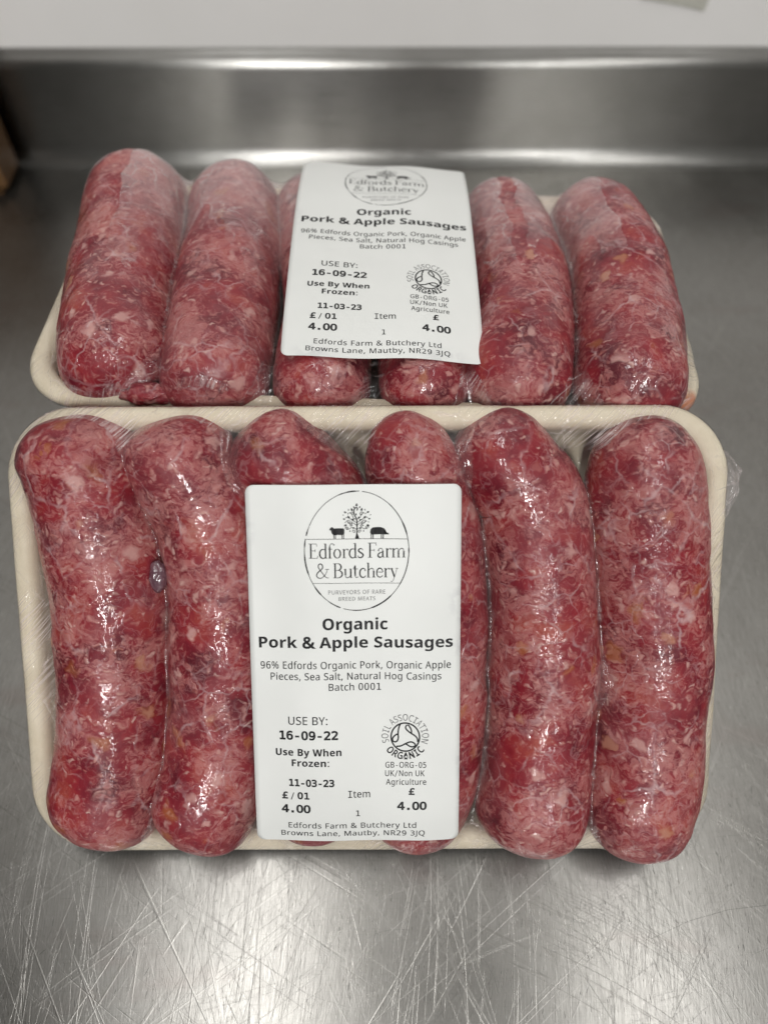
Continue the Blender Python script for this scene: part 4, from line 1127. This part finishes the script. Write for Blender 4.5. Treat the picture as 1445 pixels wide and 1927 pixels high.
def line_contours(text, face='r', space=0.0, flags=False):
    """outlines of one line in cap-height units (cap = 1), left at 0 -> contours, width"""
    x = 0
    out = []
    lo, hi = 1e9, -1e9
    thin = []
    for ch in text:
        if ch == ' ':
            x += 190 + space
            continue
        g = GL.get(face + ch) or GL['r' + ch]
        for s_ in g[1]:
            cc = [((px + x) / 480, py / 480) for px, py in s_]
            out.append(cc)
            thin.append(face == 'b' and ch == '&')
            lo = min(lo, min(q[0] for q in cc))
            hi = max(hi, max(q[0] for q in cc))
        x += g[0] + space
    r_ = [[(a - lo, b) for a, b in c] for c in out], hi - lo
    return r_ + (thin,) if flags else r_


# rows measured on the printed label, in label millimetres (x from its middle, y from its lower edge)
_ROW = [(913, 44.48, .1381), (1036, 27.17, .1399), (1218, .71, .1426), (1400, -26.82, .1455), (1585, -55.95, .1485)]


def LXY(px, py):
    ys_ = [r[0] for r in _ROW]
    y = np.interp(py, ys_, [r[1] for r in _ROW]) + 55.95
    if py > 1585:
        y -= (py - 1585) * .161
    s_ = np.interp(py, ys_, [r[2] for r in _ROW])
    return ((px - (668.5 + (py - 913) / 672 * 6.0)) * s_, y)


LW, LL = 56.2, 100.4


def ribbon(pts, w, closed=False):
    """a pen stroke of width w (a number or one per point) -> verts, faces"""
    n = len(pts)
    ws = w if isinstance(w, (list, tuple)) else [w] * n
    v, f = [], []
    for i in range(n):
        a = pts[(i - 1) % n] if (closed or i > 0) else pts[i]
        b = pts[(i + 1) % n] if (closed or i < n - 1) else pts[i]
        dx, dy = b[0] - a[0], b[1] - a[1]
        l = math.hypot(dx, dy) or 1
        nx, ny = -dy / l * ws[i] / 2, dx / l * ws[i] / 2
        v += [(pts[i][0] + nx, pts[i][1] + ny), (pts[i][0] - nx, pts[i][1] - ny)]
    m = n if closed else n - 1
    for i in range(m):
        k = (i + 1) % n
        f.append((2 * i, 2 * i + 1, 2 * k + 1, 2 * k))
    return v, f


def smoothline(pts, m=5):
    P = [pts[0]] + list(pts) + [pts[-1]]
    out = []
    for i in range(1, len(P) - 2):
        for k in range(m):
            t = k / m
            q = []
            for d in (0, 1):
                a, b, c, e = P[i - 1][d], P[i][d], P[i + 1][d], P[i + 2][d]
                q.append(.5 * (2 * b + (c - a) * t + (2 * a - 5 * b + 4 * c - e) * t * t + (3 * b - a - 3 * c + e) * t ** 3))
            out.append(tuple(q))
    out.append(tuple(pts[-1]))
    return out


def arcp(cx, cy, rx, ry, a0, a1, n=14):
    return [(cx + rx * math.cos(R(a0 + (a1 - a0) * i / n)), cy + ry * math.sin(R(a0 + (a1 - a0) * i / n))) for i in range(n + 1)]


TH, TN = .105, .035     # thick and hairline pen of the logo's serif lettering, in cap heights


def sw(pts, a, b=None):
    """stroke whose pen swells from a in the middle to b at both ends"""
    b = a if b is None else b
    n = len(pts) - 1
    return pts, [b + (a - b) * math.sin(math.pi * i / n) for i in range(n + 1)]


def serif_glyphs():
    g = {}
    sb = lambda x0, x1, y: ([(x0, y), (x1, y)], TN)
    st = lambda x, y0, y1: ([(x, y0), (x, y1)], TH)
    g['E'] = (.62, [st(.13, 0, 1), sb(0, .50, .985), sb(.13, .40, .52), sb(0, .54, .015), ([(.49, 1), (.50, .82)], TN), ([(.40, .62), (.40, .43)], TN), ([(.53, 0), (.56, .2)], TN)])
    g['F'] = (.58, [st(.13, 0, 1), sb(0, .52, .985), sb(.13, .40, .50), sb(0, .27, .015), ([(.51, 1), (.52, .80)], TN), ([(.40, .60), (.40, .41)], TN)])
    g['B'] = (.66, [st(.13, 0, 1), sb(0, .30, .985), sb(0, .32, .015), sb(.13, .33, .52), sw(arcp(.29, .755, .22, .232, 90, -90), TH, TN), sw(arcp(.30, .27, .28, .257, 90, -90), TH, TN)])
    g['d'] = (.56, [st(.43, 0, 1), sb(.32, .43, .985), sb(.43, .53, .015), sw(arcp(.27, .31, .21, .31, 55, 325, 20), TH, TN)])
    g['f'] = (.34, [st(.13, 0, .80), sw(arcp(.28, .80, .15, .19, 180, 40, 9), TN * 1.4, TN), ([(.385, .94), (.41, .88)], TH * .8), sb(.02, .29, .62), sb(.03, .25, .015)])
    g['o'] = (.56, [sw(arcp(.26, .31, .20, .30, 90, 270), TH, TN), sw(arcp(.26, .31, .20, .30, 90, -90), TH, TN)])
    g['r'] = (.40, [st(.12, 0, .62), sb(.02, .12, .60), sb(.02, .24, .015), sw(smoothline([(.12, .40), (.20, .55), (.32, .62), (.38, .58)]), TN, TN), ([(.33, .60), (.385, .53)], TH * .8)])
    g['s'] = (.42, [sw(smoothline([(.33, .50), (.31, .58), (.20, .62), (.09, .56), (.08, .46), (.20, .35), (.33, .25), (.35, .13), (.24, .02), (.11, .02), (.05, .08), (.04, .17)]), TH, TN)])
    g['a'] = (.50, [st(.35, .04, .46), sw(smoothline([(.08, .47), (.12, .58), (.23, .62), (.33, .56), (.35, .46)]), TN * 1.5, TN), ([(.07, .44), (.11, .53)], TH * .8), sw(smoothline([(.35, .37), (.20, .33), (.07, .22), (.07, .08), (.17, .01), (.28, .05), (.35, .13)]), TH, TN), ([(.35, .06), (.40, .01), (.46, .03)], TN * 1.4)])
    def arch(x0, x1):
        return [sw(smoothline([(x0, .42), (x0 + .08, .55), ((x0 + x1) / 2 + .04, .615), (x1 - .03, .57), (x1, .42)]), TN * 1.6, TN), st(x1, 0, .45), sb(x1 - .1, x1 + .11, .015)]
    g['m'] = (.90, [st(.12, 0, .62), sb(.02, .12, .60), sb(.02, .23, .015)] + arch(.12, .44) + arch(.44, .77))
    g['h'] = (.60, [st(.12, 0, 1), sb(.02, .12, .985), sb(.02, .23, .015)] + arch(.12, .46))
    g['u'] = (.60, [st(.12, .18, .62), sb(.02, .12, .60), st(.46, 0, .62), sb(.36, .46, .60), sb(.46, .56, .015), sw(smoothline([(.12, .20), (.15, .05), (.24, .01), (.36, .06), (.46, .18)]), TN * 1.6, TN)])
    g['t'] = (.38, [sw([(.14, .82), (.14, .6), (.14, .35), (.14, .14)], TH, TH), ([(.14, .84), (.02, .60)], TN), sb(.02, .32, .60), sw(smoothline([(.14, .16), (.17, .04), (.25, .01), (.35, .07)]), TN * 1.4, TN)])
    g['c'] = (.48, [sw(smoothline([(.41, .47), (.37, .58), (.26, .62), (.12, .54), (.06, .36), (.07, .18), (.15, .05), (.27, .01), (.38, .06), (.43, .15)]), TH, TN), ([(.42, .46), (.37, .52)], TH * .8)])
    g['e'] = (.50, [sw(smoothline([(.07, .36), (.42, .36), (.41, .49), (.34, .59), (.24, .62), (.12, .54), (.06, .36), (.07, .18), (.15, .05), (.27, .01), (.38, .06), (.44, .15)]), TH * .85, TN)])
    g['y'] = (.54, [([(.10, .60), (.29, .02)], TH), sb(0, .20, .605), sb(.35, .54, .605), ([(.45, .60), (.29, .02), (.20, -.22), (.12, -.30), (.04, -.27)], TN)])
    g['&'] = (.86, [sw(smoothline([(.74, .60), (.66, .36), (.52, .14), (.34, .01), (.16, .02), (.05, .14), (.07, .30), (.20, .46), (.36, .60), (.44, .74), (.41, .90), (.30, .985), (.19, .92), (.16, .78), (.24, .60), (.42, .34), (.58, .12), (.70, .03), (.82, .02)]), TH * .75, TN), sb(.60, .84, .605)])
    return g


SG = serif_glyphs()


class Print:
    """ink shapes in label millimetres, gathered per ink"""

    def __init__(self):
        self.v = []
        self.f = []

    def add(self, v, f):
        b = len(self.v)
        self.v += v
        self.f += [tuple(b + i for i in q) for q in f]

    def text(self, s, x0, x1, base, cap, face='r', off=0.0, space=0.0):
        """line of print between photo columns x0..x1 on baseline row base, capitals cap rows high"""
        C, w, thin = line_contours(s, face, space, True)
        a = LXY(x0, base)
        b = LXY(x1, base)
        hgt = abs(LXY(x0, base - cap)[1] - a[1])
        kx = (b[0] - a[0]) / w
        cs = [[(a[0] + p * kx, a[1] + q * hgt) for p, q in c] for c in C]
        main = [c for c, q in zip(cs, thin) if not q]
        if off < .05:
            v, f = fill_contours(main)
            for d in (-off, off):
                self.add([(p + d, q + d * .4) for p, q in v], f)
        else:
            self.add(*fill_contours(main, off))
        if any(thin):
            self.add(*fill_contours([c for c, q in zip(cs, thin) if q], .15))

    def serif(self, s, x0, x1, base, cap):
        x = 0
        parts = []
        for ch in s:
            if ch == ' ':
                x += .24
                continue
            ad, strokes = SG[ch]
            for pts, w in strokes:
                parts.append(([(p + x, q) for p, q in pts], w))
            x += ad
        a = LXY(x0, base)
        b = LXY(x1, base)
        hgt = abs(LXY(x0, base - cap)[1] - a[1])
        kx = (b[0] - a[0]) / (x - .06)
        for pts, w in parts:
            pts = [(a[0] + p * kx, a[1] + q * hgt) for p, q in pts]
            w = [q * hgt * .95 for q in w] if isinstance(w, (list, tuple)) else w * hgt * .95
            self.add(*ribbon(pts, w))

    def pen(self, pxpts, w, closed=False, sm=0):
        pts = smoothline(pxpts, sm) if sm else list(pxpts)
        if not sm and not closed:
            q = []
            for a_, b_ in zip(pts[:-1], pts[1:]):
                m = max(1, int(math.hypot(b_[0] - a_[0], b_[1] - a_[1]) / 4))
                q += [(a_[0] + (b_[0] - a_[0]) * i / m, a_[1] + (b_[1] - a_[1]) * i / m) for i in range(m)]
            pts = q + [pts[-1]]
        self.add(*ribbon([LXY(*p) for p in pts], w, closed))

    def blob(self, pxpts):
        pts = [LXY(*p) for p in pxpts]
        v, f = fill_contours([pts])
        self.add(v, f)

    def ring_text(self, s, cx, cy, rad, cap, a0, a1, inward, off=0.0, face='r'):
        """letters round a circle (photo units); inward: feet point outwards"""
        C, w = line_contours(s, face, 30)
        cs = []
        c0 = LXY(cx, cy)
        k = .1452
        for c in C:
            q = []
            for p, h in c:
                a = R(a0 + (a1 - a0) * p / w)
                r = (rad + (cap * (1 - h) if inward else cap * h)) * k
                q.append((c0[0] + r * math.cos(a), c0[1] + r * math.sin(a)))
            cs.append(q)
        v, f = fill_contours(cs, off)
        self.add(v, f)


def build_print():
    A, B = Print(), Print()       # lettering; logo
    lg = B
    # oval frame, broken in pen weight
    el = [(675 + 97.5 * math.cos(R(a)), 1036.5 - 111 * math.sin(R(a))) for a in range(0, 360, 3)]
    rg = random.Random(8)
    wts = []
    w = .2
    for i in range(len(el)):
        if rg.random() < .3:
            w = rg.choice([.17, .22, .26, .38])
        wts.append(w)
    for (i0, i1) in ((0, 28), (29, 55), (56, 84), (85, 120)):
        idx = [i % len(el) for i in range(i0, i1 + 1)]
        lg.add(*ribbon([LXY(*el[i]) for i in idx], [wts[i] for i in idx]))
    lg.pen([(581, 1014), (675, 1014.5), (770, 1015.5)], .13)
    lg.pen([(594, 1096), (675, 1096.5), (757, 1097.5)], .11)
    lg.serif('Edfords Farm', 586, 765, 1050, 27.5)
    lg.serif('& Butchery', 599, 751, 1086.5, 27.0)
    A2 = Print()
    A2.text('PURVEYORS OF RARE', 622, 728, 1117, 7.6, 'r', .005, 45)
    A2.text('BREED MEATS', 641, 709.5, 1129, 6.9, 'r', .005, 45)
    # tree
    lg.pen([(675, 1014), (675.5, 1000), (675.8, 985), (674.5, 976), (671, 970), (670, 962), (672, 957), (675, 956), (677, 958.5), (675.5, 961.5)], .30, False, 4)
    lg.blob([(672, 1014), (674.2, 1005), (676.8, 1005), (680, 1014)])
    def curl(x, y, s, mir=1, t=.16):
        pts = [(x + mir * s * (1 - k / 14) * math.cos(k * .62), y - s * (1 - k / 14) * math.sin(k * .62)) for k in range(13)]
        lg.pen(pts, t)
    for (x, y, s) in ((684, 968, 4.5), (667, 967, 3.5), (660, 983, 4.5), (689, 983, 4.5), (657, 995, 3.8), (694, 994, 3.8), (680, 1001, 3.5), (670, 1001, 3.5), (665, 989, 3), (684, 990, 3)):
        curl(x, y, s, 1 if x > 675 else -1)
    for side in (1, -1):
        for br in ([(675.5, 990), (675 + side * 6, 985), (675 + side * 12, 986), (675 + side * 17, 981)], [(675.5, 997), (675 + side * 8, 993), (675 + side * 15, 996), (675 + side * 20, 993)],
                   [(674.5, 978), (675 + side * 6, 975), (675 + side * 9, 968), (675 + side * 14, 965)], [(675, 984), (675 + side * 9, 979), (675 + side * 16, 974), (675 + side * 21, 975)]):
            lg.pen(br, .16, False, 4)
    leaves = [(675, 951, 3.0, 90), (670, 955, 2.0, 110), (681, 955, 2.0, 70), (666, 959.5, 3.0, 110), (684.5, 959.5, 3.0, 70), (660, 960, 1.7, 95), (690.5, 960, 1.7, 85), (653.5, 964.5, 2.6, 150), (696.5, 964.5, 2.6, 30),
              (659, 967, 1.6, 120), (692, 967, 1.6, 60), (660, 973.5, 3.0, 130), (690.5, 974, 3.0, 50), (674, 968.5, 2.2, 80), (679, 974.5, 2.2, 60), (668, 978, 2.6, 140), (682, 979, 2.2, 40), (651.5, 977, 2.2, 160),
              (699, 977, 2.2, 20), (650, 969.5, 1.3, 160), (701, 970, 1.3, 20), (666, 983, 1.6, 100), (684.5, 983, 1.6, 80), (654, 989, 2.8, 200), (696.5, 989.5, 2.8, -20), (664, 990, 1.5, 200), (687.5, 990, 1.5, 0), (669, 994.5, 2.3, 250),
              (682, 995, 2.3, -70), (662.5, 1000, 1.7, 270), (688, 1000, 1.7, -90), (654, 983, 1.2, 180), (697.5, 983, 1.2, 0)]
    for (x, y, s, a) in leaves:
        d = R(a)
        pts = []
        for k in range(10):
            u = 2 * math.pi * k / 10
            lx, ly = s * math.cos(u), .62 * s * math.sin(u) * (1 - .45 * math.cos(u))
            pts.append((x + lx * math.cos(d) - ly * math.sin(d), y - (lx * math.sin(d) + ly * math.cos(d))))
        lg.blob(pts)
    # sheep, facing left
    lg.blob([(628, 997), (630, 994.5), (637, 994), (645, 994), (651, 994.5), (652.3, 998), (652, 1004), (649, 1007), (640, 1006.5), (632, 1007), (629, 1004), (627.5, 1000)])
    lg.blob([(624, 996.5), (626, 993), (629, 991.5), (632, 993), (632, 996.5), (629, 997), (626.5, 998.5)])
    for x in (633, 635.8, 648, 651):
        lg.pen([(x, 1005), (x - .4, 1009), (x, 1013.8)], .22)
    # pig, facing right
    lg.blob([(700, 1003), (701, 997), (705, 993.5), (712, 992.8), (720, 993), (726, 995), (729, 998.5), (731, 1003), (735.5, 1005), (735, 1006.8), (728, 1007), (720, 1006.5), (708, 1007), (702, 1007)])
    for x in (702, 705.5, 721, 724.5):
        lg.pen([(x, 1005), (x + .3, 1010), (x, 1014.4)], .26)

    t = A.text
    t('Organic', 611, 732, 1184, 21.5, 'b', .03)
    t('Pork & Apple Sausages', 491, 854, 1218.5, 20.5, 'b', .03)
    t('96% Edfords Organic Pork, Organic Apple', 494, 850, 1257, 13.2, 'r', .025, 18)
    t('Pieces, Sea Salt, Natural Hog Casings', 513, 832, 1277.5, 13.0, 'r', .025, 18)
    t('Batch 0001', 622, 719, 1297.5, 13.0, 'r', .025, 18)
    t('USE BY:', 546, 619, 1361, 15.0, 'r', .025, 12)
    t('16-09-22', 530, 638, 1389, 15.5, 'r', .13, 0)
    t('Use By When', 522, 645, 1419.5, 12.8, 'b', .03, 15)
    t('Frozen:', 552, 622, 1439, 12.6, 'b', .03, 15)
    t('11-03-23', 547.5, 631, 1476, 12.4, 'r', .11, 0)
    t('£', 534, 543.5, 1500.5, 12.2, 'r', .11)
    t('/', 550, 556, 1500.5, 11.5, 'r', .05)
    t('01', 563, 584, 1500.5, 12.2, 'r', .10)
    t('4.00', 533, 586, 1527, 14.2, 'r', .13, -30)
    t('Item', 657.5, 698, 1498, 13.2, 'r', .025, 14)
    t('1', 672, 679, 1534, 11, 'r', .02)
    t('£', 771, 780.5, 1493.5, 11.6, 'r', .11)
    t('4.00', 749.5, 803, 1522, 14.2, 'r', .13, -30)
    t('GB-ORG-05', 727, 803, 1443.5, 10.6, 'r', .02, 20)
    t('UK/Non UK', 726.5, 800, 1459, 10.6, 'r', .02, 14)
    t('Agriculture', 728, 803, 1475, 10.6, 'r', .02, 24)
    t('Edfords Farm & Butchery Ltd', 545, 784, 1558, 10.6, 'r', .024, 26)
    t('Browns Lane, Mautby, NR29 3JQ', 531, 800, 1574, 10.2, 'r', .026, 26)
    # organic mark
    K = Print()
    cx, cy = 764.4, 1386.3
    ring = [(cx + 26.6 * math.cos(R(a)), cy - 26.6 * math.sin(R(a))) for a in range(0, 360, 5)]
    K.pen(ring, .42, True)
    for cur in ([(570, 430), (545, 490), (530, 560), (525, 640), (530, 700), (510, 760), (470, 785), (425, 765), (420, 715), (450, 670), (490, 640), (525, 625)],
                [(905, 780), (895, 710), (840, 650), (760, 600), (690, 540), (670, 490), (700, 445)], [(715, 440), (755, 490), (780, 545), (785, 605)],
                [(490, 870), (580, 860), (660, 820), (740, 785), (800, 785), (850, 820), (855, 850), (810, 875), (750, 865), (690, 830), (660, 820)]):
        K.pen([(700 + x / 10.32, 1320 + y / 10.32) for x, y in cur], .40, False, 4)
    K2 = Print()
    K2.ring_text('SOIL ASSOCIATION', cx - .2, cy - 1, 31.5, 12.6, 199, -20, False, .004)
    K.ring_text('ORGANIC', cx - .4, cy, 31.2, 13.2, 216, 325, True, .075)
    return A, B, K, (A2, K2)


PR = build_print()


def label(parent, place, profile, tilt, damp, ph):
    """place: middle of the lower edge (x, y) and turn in degrees; profile: bend angle (deg) against length; tilt: fall per mm sideways"""
    ox, oy, oz, turn = place
    ss = np.linspace(-2, LL + 2, 300)
    ang = np.radians(np.interp(ss, [a for a, b in profile], [b for a, b in profile]))
    dy = np.concatenate([[0], np.cumsum(np.cos(ang[:-1]) * np.diff(ss))])
    dz = np.concatenate([[0], np.cumsum(np.sin(ang[:-1]) * np.diff(ss))])
    y0, z0 = np.interp(0, ss, dy), np.interp(0, ss, dz)
    ct, st_ = math.cos(R(turn)), math.sin(R(turn))

    def surf(u, s_, up):
        a = np.interp(s_, ss, ang)
        yy = np.interp(s_, ss, dy) - y0 - math.sin(a) * up
        zz = np.interp(s_, ss, dz) - z0 + math.cos(a) * up
        zz += tilt * u - .0009 * u * u + .34 * math.cos((u - ph) * 2 * math.pi / 30.5) + .16 * math.sin(u * .13 + s_ * .11)
        return ((ox + u * ct - yy * st_) * MM, (oy + u * st_ + yy * ct) * MM, (oz + zz) * MM)

    # paper with rounded corners: grid squeezed into the outline
    NU = 41
    rc = 2.1
    head = [0, .05, .16, .34, .6, .93, 1.36, 2.1]
    rows = head + list(np.linspace(2.8, LL - 2.8, 70)) + [LL - q for q in head[::-1]]
    NV = len(rows)
    V, DMP = [], []
    for lay in (0, 1):
        for j in range(NV):
            s_ = rows[j]
            e = min(s_, LL - s_)
            hw = LW / 2
            if e < rc:
                hw -= rc - math.sqrt(max(0, rc * rc - (rc - e) ** 2))
            for i in range(NU):
                u = -hw + 2 * hw * i / (NU - 1)
                V.append(surf(u, s_, 0.0 if lay == 0 else -.12))
                DMP.append(max([0.0] + [max(0, 1 - math.hypot((u - a) / c, (s_ - b) / d)) for a, b, c, d in damp]))
    F = grid_faces(NU, NV)
    nb = NU * NV
    F += [tuple(nb + i for i in q)[::-1] for q in grid_faces(NU, NV)]
    edge = [i for i in range(NU)] + [j * NU + NU - 1 for j in range(1, NV)] + [(NV - 1) * NU + i for i in range(NU - 2, -1, -1)] + [j * NU for j in range(NV - 2, 0, -1)]
    for i in range(len(edge)):
        a, b = edge[i], edge[(i + 1) % len(edge)]
        F.append((a, nb + a, nb + b, b))
    lab = make('label', V, F, M_PAPER, parent)
    at = lab.data.attributes.new('damp', 'FLOAT', 'POINT')
    at.data.foreach_set('value', DMP)
    A, B, K, faint = PR
    for nm, pr, m in (('lettering', A, M_INK), ('farm_logo', B, M_INK), ('organic_mark', K, M_INK)):
        make(nm, [surf(u, s_, .05) for u, s_ in pr.v], pr.f, m, lab, False)
    for nm, pr in zip(('strapline', 'ring_lettering'), faint):
        make(nm, [surf(u, s_, .05) for u, s_ in pr.v], pr.f, M_GREY, lab, False)
    return lab


label(pf, (-3.2, -54.7, 11.2, 0.2), [(-2, 10), (3, 8), (9, 3), (20, 0), (90, 0), (100, -2)], .0,
      [(27.5, 69, 3.2, 7), (27.8, 57, 2.2, 4), (28, 24, 1.6, 7), (28, 12, 1.6, 5), (-28, 88, 2.5, 5)], -10.0)
label(pb, (7.0, -44.9, 12.3, 2.6), [(-2, 10), (8, 8), (20, 2), (40, 0), (62, -1), (82, -11), (101, -17)], -.05,
      [(-19, 1.5, 7, 4), (17, 1.0, 8, 4), (-27, 60, 2, 6)], -22.0)


# ------------------------------------------------------------------ small things
def lump(name, size, seed, mat, parent=None, amp=.18):
    bm = bmesh.new()
    bmesh.ops.create_icosphere(bm, subdivisions=4, radius=1)
    for q in bm.verts:
        k = 1 + amp * noise.noise(q.co * 1.7 + Vector((seed, 0, 0))) + amp * .5 * noise.noise(q.co * 4 + Vector((0, seed, 0)))
        q.co = Vector((q.co.x * size[0] * k, q.co.y * size[1] * k, q.co.z * size[2] * k)) * MM
    me = bpy.data.meshes.new(name)
    bm.to_mesh(me)
    bm.free()
    me.materials.append(mat)
    me.polygons.foreach_set('use_smooth', [True] * len(me.polygons))
    o = bpy.data.objects.new(name, me)
    col.objects.link(o)
    if parent:
        o.parent = parent
    return o


sc1 = lump('meat_scrap', (7.4, 3.4, 2.9), 4, M_MEAT, None, .3)
sc1.matrix_world = BACK @ Matrix.Translation(Vector((-60.0, -50.6, .6)) * MM)
tag(sc1, 'red scrap of meat squeezed under the film onto the front rim of the rear tray', 'meat scrap')

ob, o = fobj[1]
kn = lump('casing_bubble', (2.6, 4.4, 2.4), 9, M_CASING, ob)
kn.location = (Vector((-57.6, 19.4, 3.7)) - Vector(o)) * MM
kn['label'] = 'dark purple bubble of casing'
ob, o = fobj[2]
kn = lump('casing_end', (2.0, 2.6, 1.6), 12, M_SCRAP, ob, .4)
kn.location = (Vector((-31.2, -49.4, 2.0)) - Vector(o)) * MM


# crumpled ear of spare film standing off the right rim of the front tray
def tuft():
    v, f = [], []
    nu, nv = 26, 22
    fog, pl = [], []
    for j in range(nv):
        b = j / (nv - 1)
        for i in range(nu):
            a = i / (nu - 1)
            y = 52.5 - 24 * a
            reach = 6.6 * math.sin(math.pi * min(1, a * 1.15) ** .8) * (1 - .55 * max(0, a - .45) / .55)
            x = 97.5 + reach * b
            z = -1.5 + 1.3 * math.sin(b * 7 + a * 9) * b + 2.4 * noise.noise(Vector((a * 7, b * 6, 3))) * (.3 + b) - 1.5 * b
            y += 1.2 * noise.noise(Vector((a * 6, b * 5, 8))) * b - 2.5 * b * (a - .4)
            v.append((x * MM, y * MM, z * MM))
            fog.append(.05 + .45 * b * abs(noise.noise(Vector((a * 12, b * 9, 1)))))
            pl.append(.6)
    o = make('film_tuft', v, grid_faces(nu, nv), M_FILM, pf)
    for nm, vals in (('fog', fog), ('pleat', pl), ('pleat_u', [q * 9 for q in fog])):
        at = o.data.attributes.new(nm, 'FLOAT', 'POINT')
        at.data.foreach_set('value', vals)


tuft()

# ------------------------------------------------------------------ two more packs lie under the rear one, hidden from the front
for k in range(2):
    m = BACK.copy()
    m.translation = BACK.translation - Vector((0, 0, .0325 * (k + 1)))
    p = empty('wrapped_tray', m)
    tag(p, 'film wrapped sausage tray hidden underneath the rear tray', 'food tray', 'wrapped sausage trays')
    for ch in list(pb.children):
        if ch.name.startswith(('tray', 'cling')):
            c = ch.copy()
            col.objects.link(c)
            c.parent = p
            if ch.name.startswith('cling'):
                c.scale.z = .82
    for (ob_, o_) in bobj:
        c = ob_.copy()
        col.objects.link(c)
        c.matrix_world = m @ Matrix.Translation(Vector((o_[0], o_[1], o_[2] - 6.5)) * MM) @ Matrix.Diagonal((1, 1, .84, 1))
        tag(c, 'pork sausage in a tray hidden underneath the rear tray', 'sausage', 'sausages in the hidden trays')
